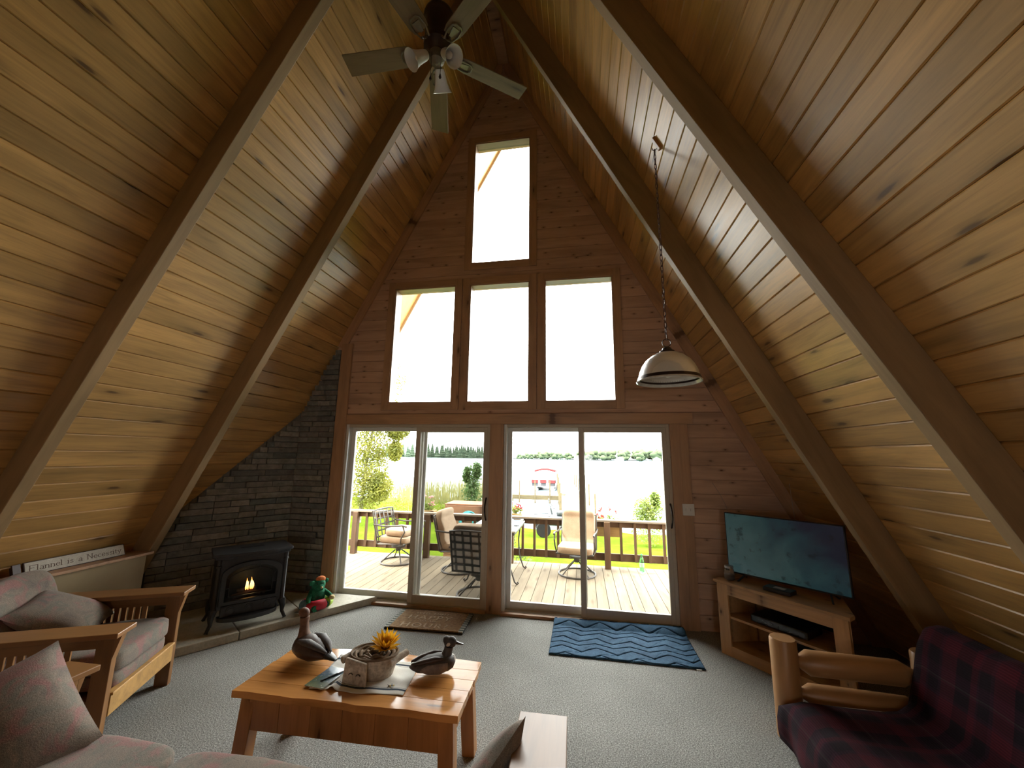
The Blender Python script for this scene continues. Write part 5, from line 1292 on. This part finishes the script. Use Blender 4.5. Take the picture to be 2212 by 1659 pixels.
def boat():
    t=thing('pontoon_boat','white pontoon boat with a red canopy moored by the dock','boat',(-2.35,29,-1.0)); RDM=flat('red canvas',(.13,.008,.008),.7); BW=flat('white boat panel',(.4,.4,.4),.4); DKM=flat('dark seat',(.05,.05,.055),.6)
    for s in (-1,1): G().tube([(s*.65,-2.6,.05),(s*.65,-2.2,.05),(s*.65,2.5,.05)],[.05,.22,.22],12).obj('pontoon',BW,t,smooth=True)
    G().box(-.95,.95,-2.2,2.5,.25,.32).obj('boat_deck',BW,t)
    for x0,x1 in ((-.95,-.42),(-.28,.22),(.36,.95)): G().box(x0,x1,-2.2,-2.12,.55,.80).obj('red_panel',RDM,t); G().box(x0+.05,x1-.05,-2.1,-1.7,.32,.56).obj('seat',DKM,t)
    G().box(-.95,.95,-2.22,-2.19,.80,.86).obj('front_rail',BW,t); 
    for s in (-1,1): G().box(s*.93-.02,s*.93+.02,-2.2,2.4,.3,.85).obj('side_panel',BW,t)
    g=G(); g.grid(lambda u,v:(-.85+1.7*u,-1.0+2.2*v,1.42+.16*math.sin(math.pi*u)),12,6); g.obj('canopy',RDM,t,smooth=True,solid=.15)
    for s in (-1,1):
        for yy in (-.95,1.1): G().tube([(s*.85,yy,.3),(s*.85,yy,1.42)],.02,6).obj('canopy_pole',BW,t)
boat()
# ------------------------------------------------------------------ quad bike, planters, box, hose
def quad():
    x,y=-.10,8.8; t=thing('quad_bike','pale quad bike with black tyres and handlebars on the lawn','vehicle',(x,y,gz(x,y)+.01),R(8)); BK=flat('tyre rubber',(.008,.008,.008),.95,.2); BW=flat('pale quad body',(.16,.165,.17),.4); HB=flat('black handlebar',(.03,.035,.04),.4)
    for sx in (-.55,.55):
        for sy in (-.36,.36):
            Mr=Matrix.Translation((sx,sy,.25)) @ Matrix.Rotation(R(90),4,'X'); G().lathe([(.10,-.09),(.21,-.10),(.23,-.06),(.23,.06),(.21,.10),(.10,.09)],20,Mr).obj('tyre',BK,t,smooth=True); G().lathe([(.10,-.07),(.03,-.05),(.03,.05),(.10,.07)],14,Mr).obj('wheel_rim',flat('silver rim',(.4,.4,.4),.3,.5,.7),t,smooth=True)
    G().sup(.55,.20,.16,.5,24,12,Matrix.Translation((0,0,.48))).obj('body',HB,t,smooth=True); G().sup(.34,.15,.08,.5,20,10,Matrix.Translation((.22,0,.70))).obj('seat',HB,t,smooth=True)
    for sx in (-.55,.55):
        for sy in (-.36,.36): G().sup(.30,.14,.05,.5,18,8,Matrix.Translation((sx,sy,.56))).obj('fender',BW,t,smooth=True)
    G().tube([(-.25,0,.66),(-.30,0,.86)],.03,8).obj('steering_column',HB,t); G().tube([(-.22,-.42,.90),(-.30,-.2,.95),(-.32,0,.88),(-.30,.2,.95),(-.22,.42,.90)],.018,8).obj('handlebar',HB,t,smooth=True)
    G().tube([(-.36,-.3,.92),(-.38,-.3,1.12)],.008,6).obj('mirror_stalk',HB,t); G().sup(.02,.05,.035,.8,12,8,Matrix.Translation((-.38,-.3,1.15))).obj('mirror',HB,t,smooth=True)
    G().tube([(-.85,-.3,.62),(-.85,.3,.62),(-.35,.3,.64),(-.35,-.3,.64)],.014,6,closed=True).obj('front_rack',HB,t); G().tube([(.4,-.3,.66),(.85,-.3,.64),(.85,.3,.64),(.4,.3,.66)],.014,6,closed=True).obj('rear_rack',HB,t)
quad()
def planter(label,x,w,col,z0,seed,tall=.22):
    r=random.Random(seed); t=thing('flower_planter',label,'planter',(x,2.40,z0))
    G().box(-w/2,w/2,-.08,.08,0,.19).obj('box',wood('cedar planter %d'%seed,(.40,.26,.10),.7,.5,var=.1),t,bevel=.004)
    leaves(160,in_blobs([((0,0,.25),(w*.45,.08,.08))]),.05,r).obj('foliage',LL,t)['kind']='stuff'
    FM=flat('petals %d'%seed,col,.6)
    for k in range(9):
        px=r.uniform(-w*.45,w*.45); pz=.22+r.uniform(.04,tall); G().tube([(px*.8,0,.19),(px,0,pz)],.003,5).obj('stem',LG,t)
        g=G()
        for q in range(6): g.sup(.014,.014,.010,1,6,4,Matrix.Translation((px+r.gauss(0,.013),r.gauss(0,.013),pz+r.gauss(0,.010))))
        g.obj('bloom',FM,t)
planter('cedar planter of red flowers on the railing right of the facing patio chair',1.02,.42,(.55,.05,.04),.40,31)
planter('small planter of red geraniums on the railing beside the patio table',-.52,.28,(.55,.03,.05),.50,32,.16)
planter('planter of pale pink flowers on the railing behind the cushioned chair',-2.12,.36,(.60,.30,.30),.50,33)
def woodbox():
    t=thing('plank_box','reddish wooden plank box on the lawn behind the railing','box',(-1.72,3.6,-.52)); CW=wood('reddish cedar',(.30,.15,.08),.7,.3,var=.2)
    for k in range(6): G().box(-.45,.45,-.02,.02,.02+k*.19,.02+k*.19+.18).obj('plank',CW,t)
    for k in range(5): G().box(-.48,.48,.02+k*.12,.02+k*.12+.11,1.16,1.18).obj('lid_plank',CW,t)
    for s in (-1,1): G().box(s*.45-.02,s*.45+.02,.02,.6,.02,1.15).obj('side',CW,t)
    G().box(-.45,.45,.58,.62,.02,1.15).obj('back',CW,t)
    return t
woodbox()
t=thing('garden_hose','coil of teal garden hose hanging on the plank box','hose',(-1.66,3.568,.33)); TE=flat('teal hose',(.05,.35,.38),.4)
for k in range(7): G().tube([((.19-.012*k)*math.cos(a)+.03*math.sin(k*2),-.01*k,(.20-.012*k)*math.sin(a)) for a in [2*math.pi*q/28 for q in range(28)]],.011,7,closed=True).obj('hose_loop',TE,t,smooth=True)
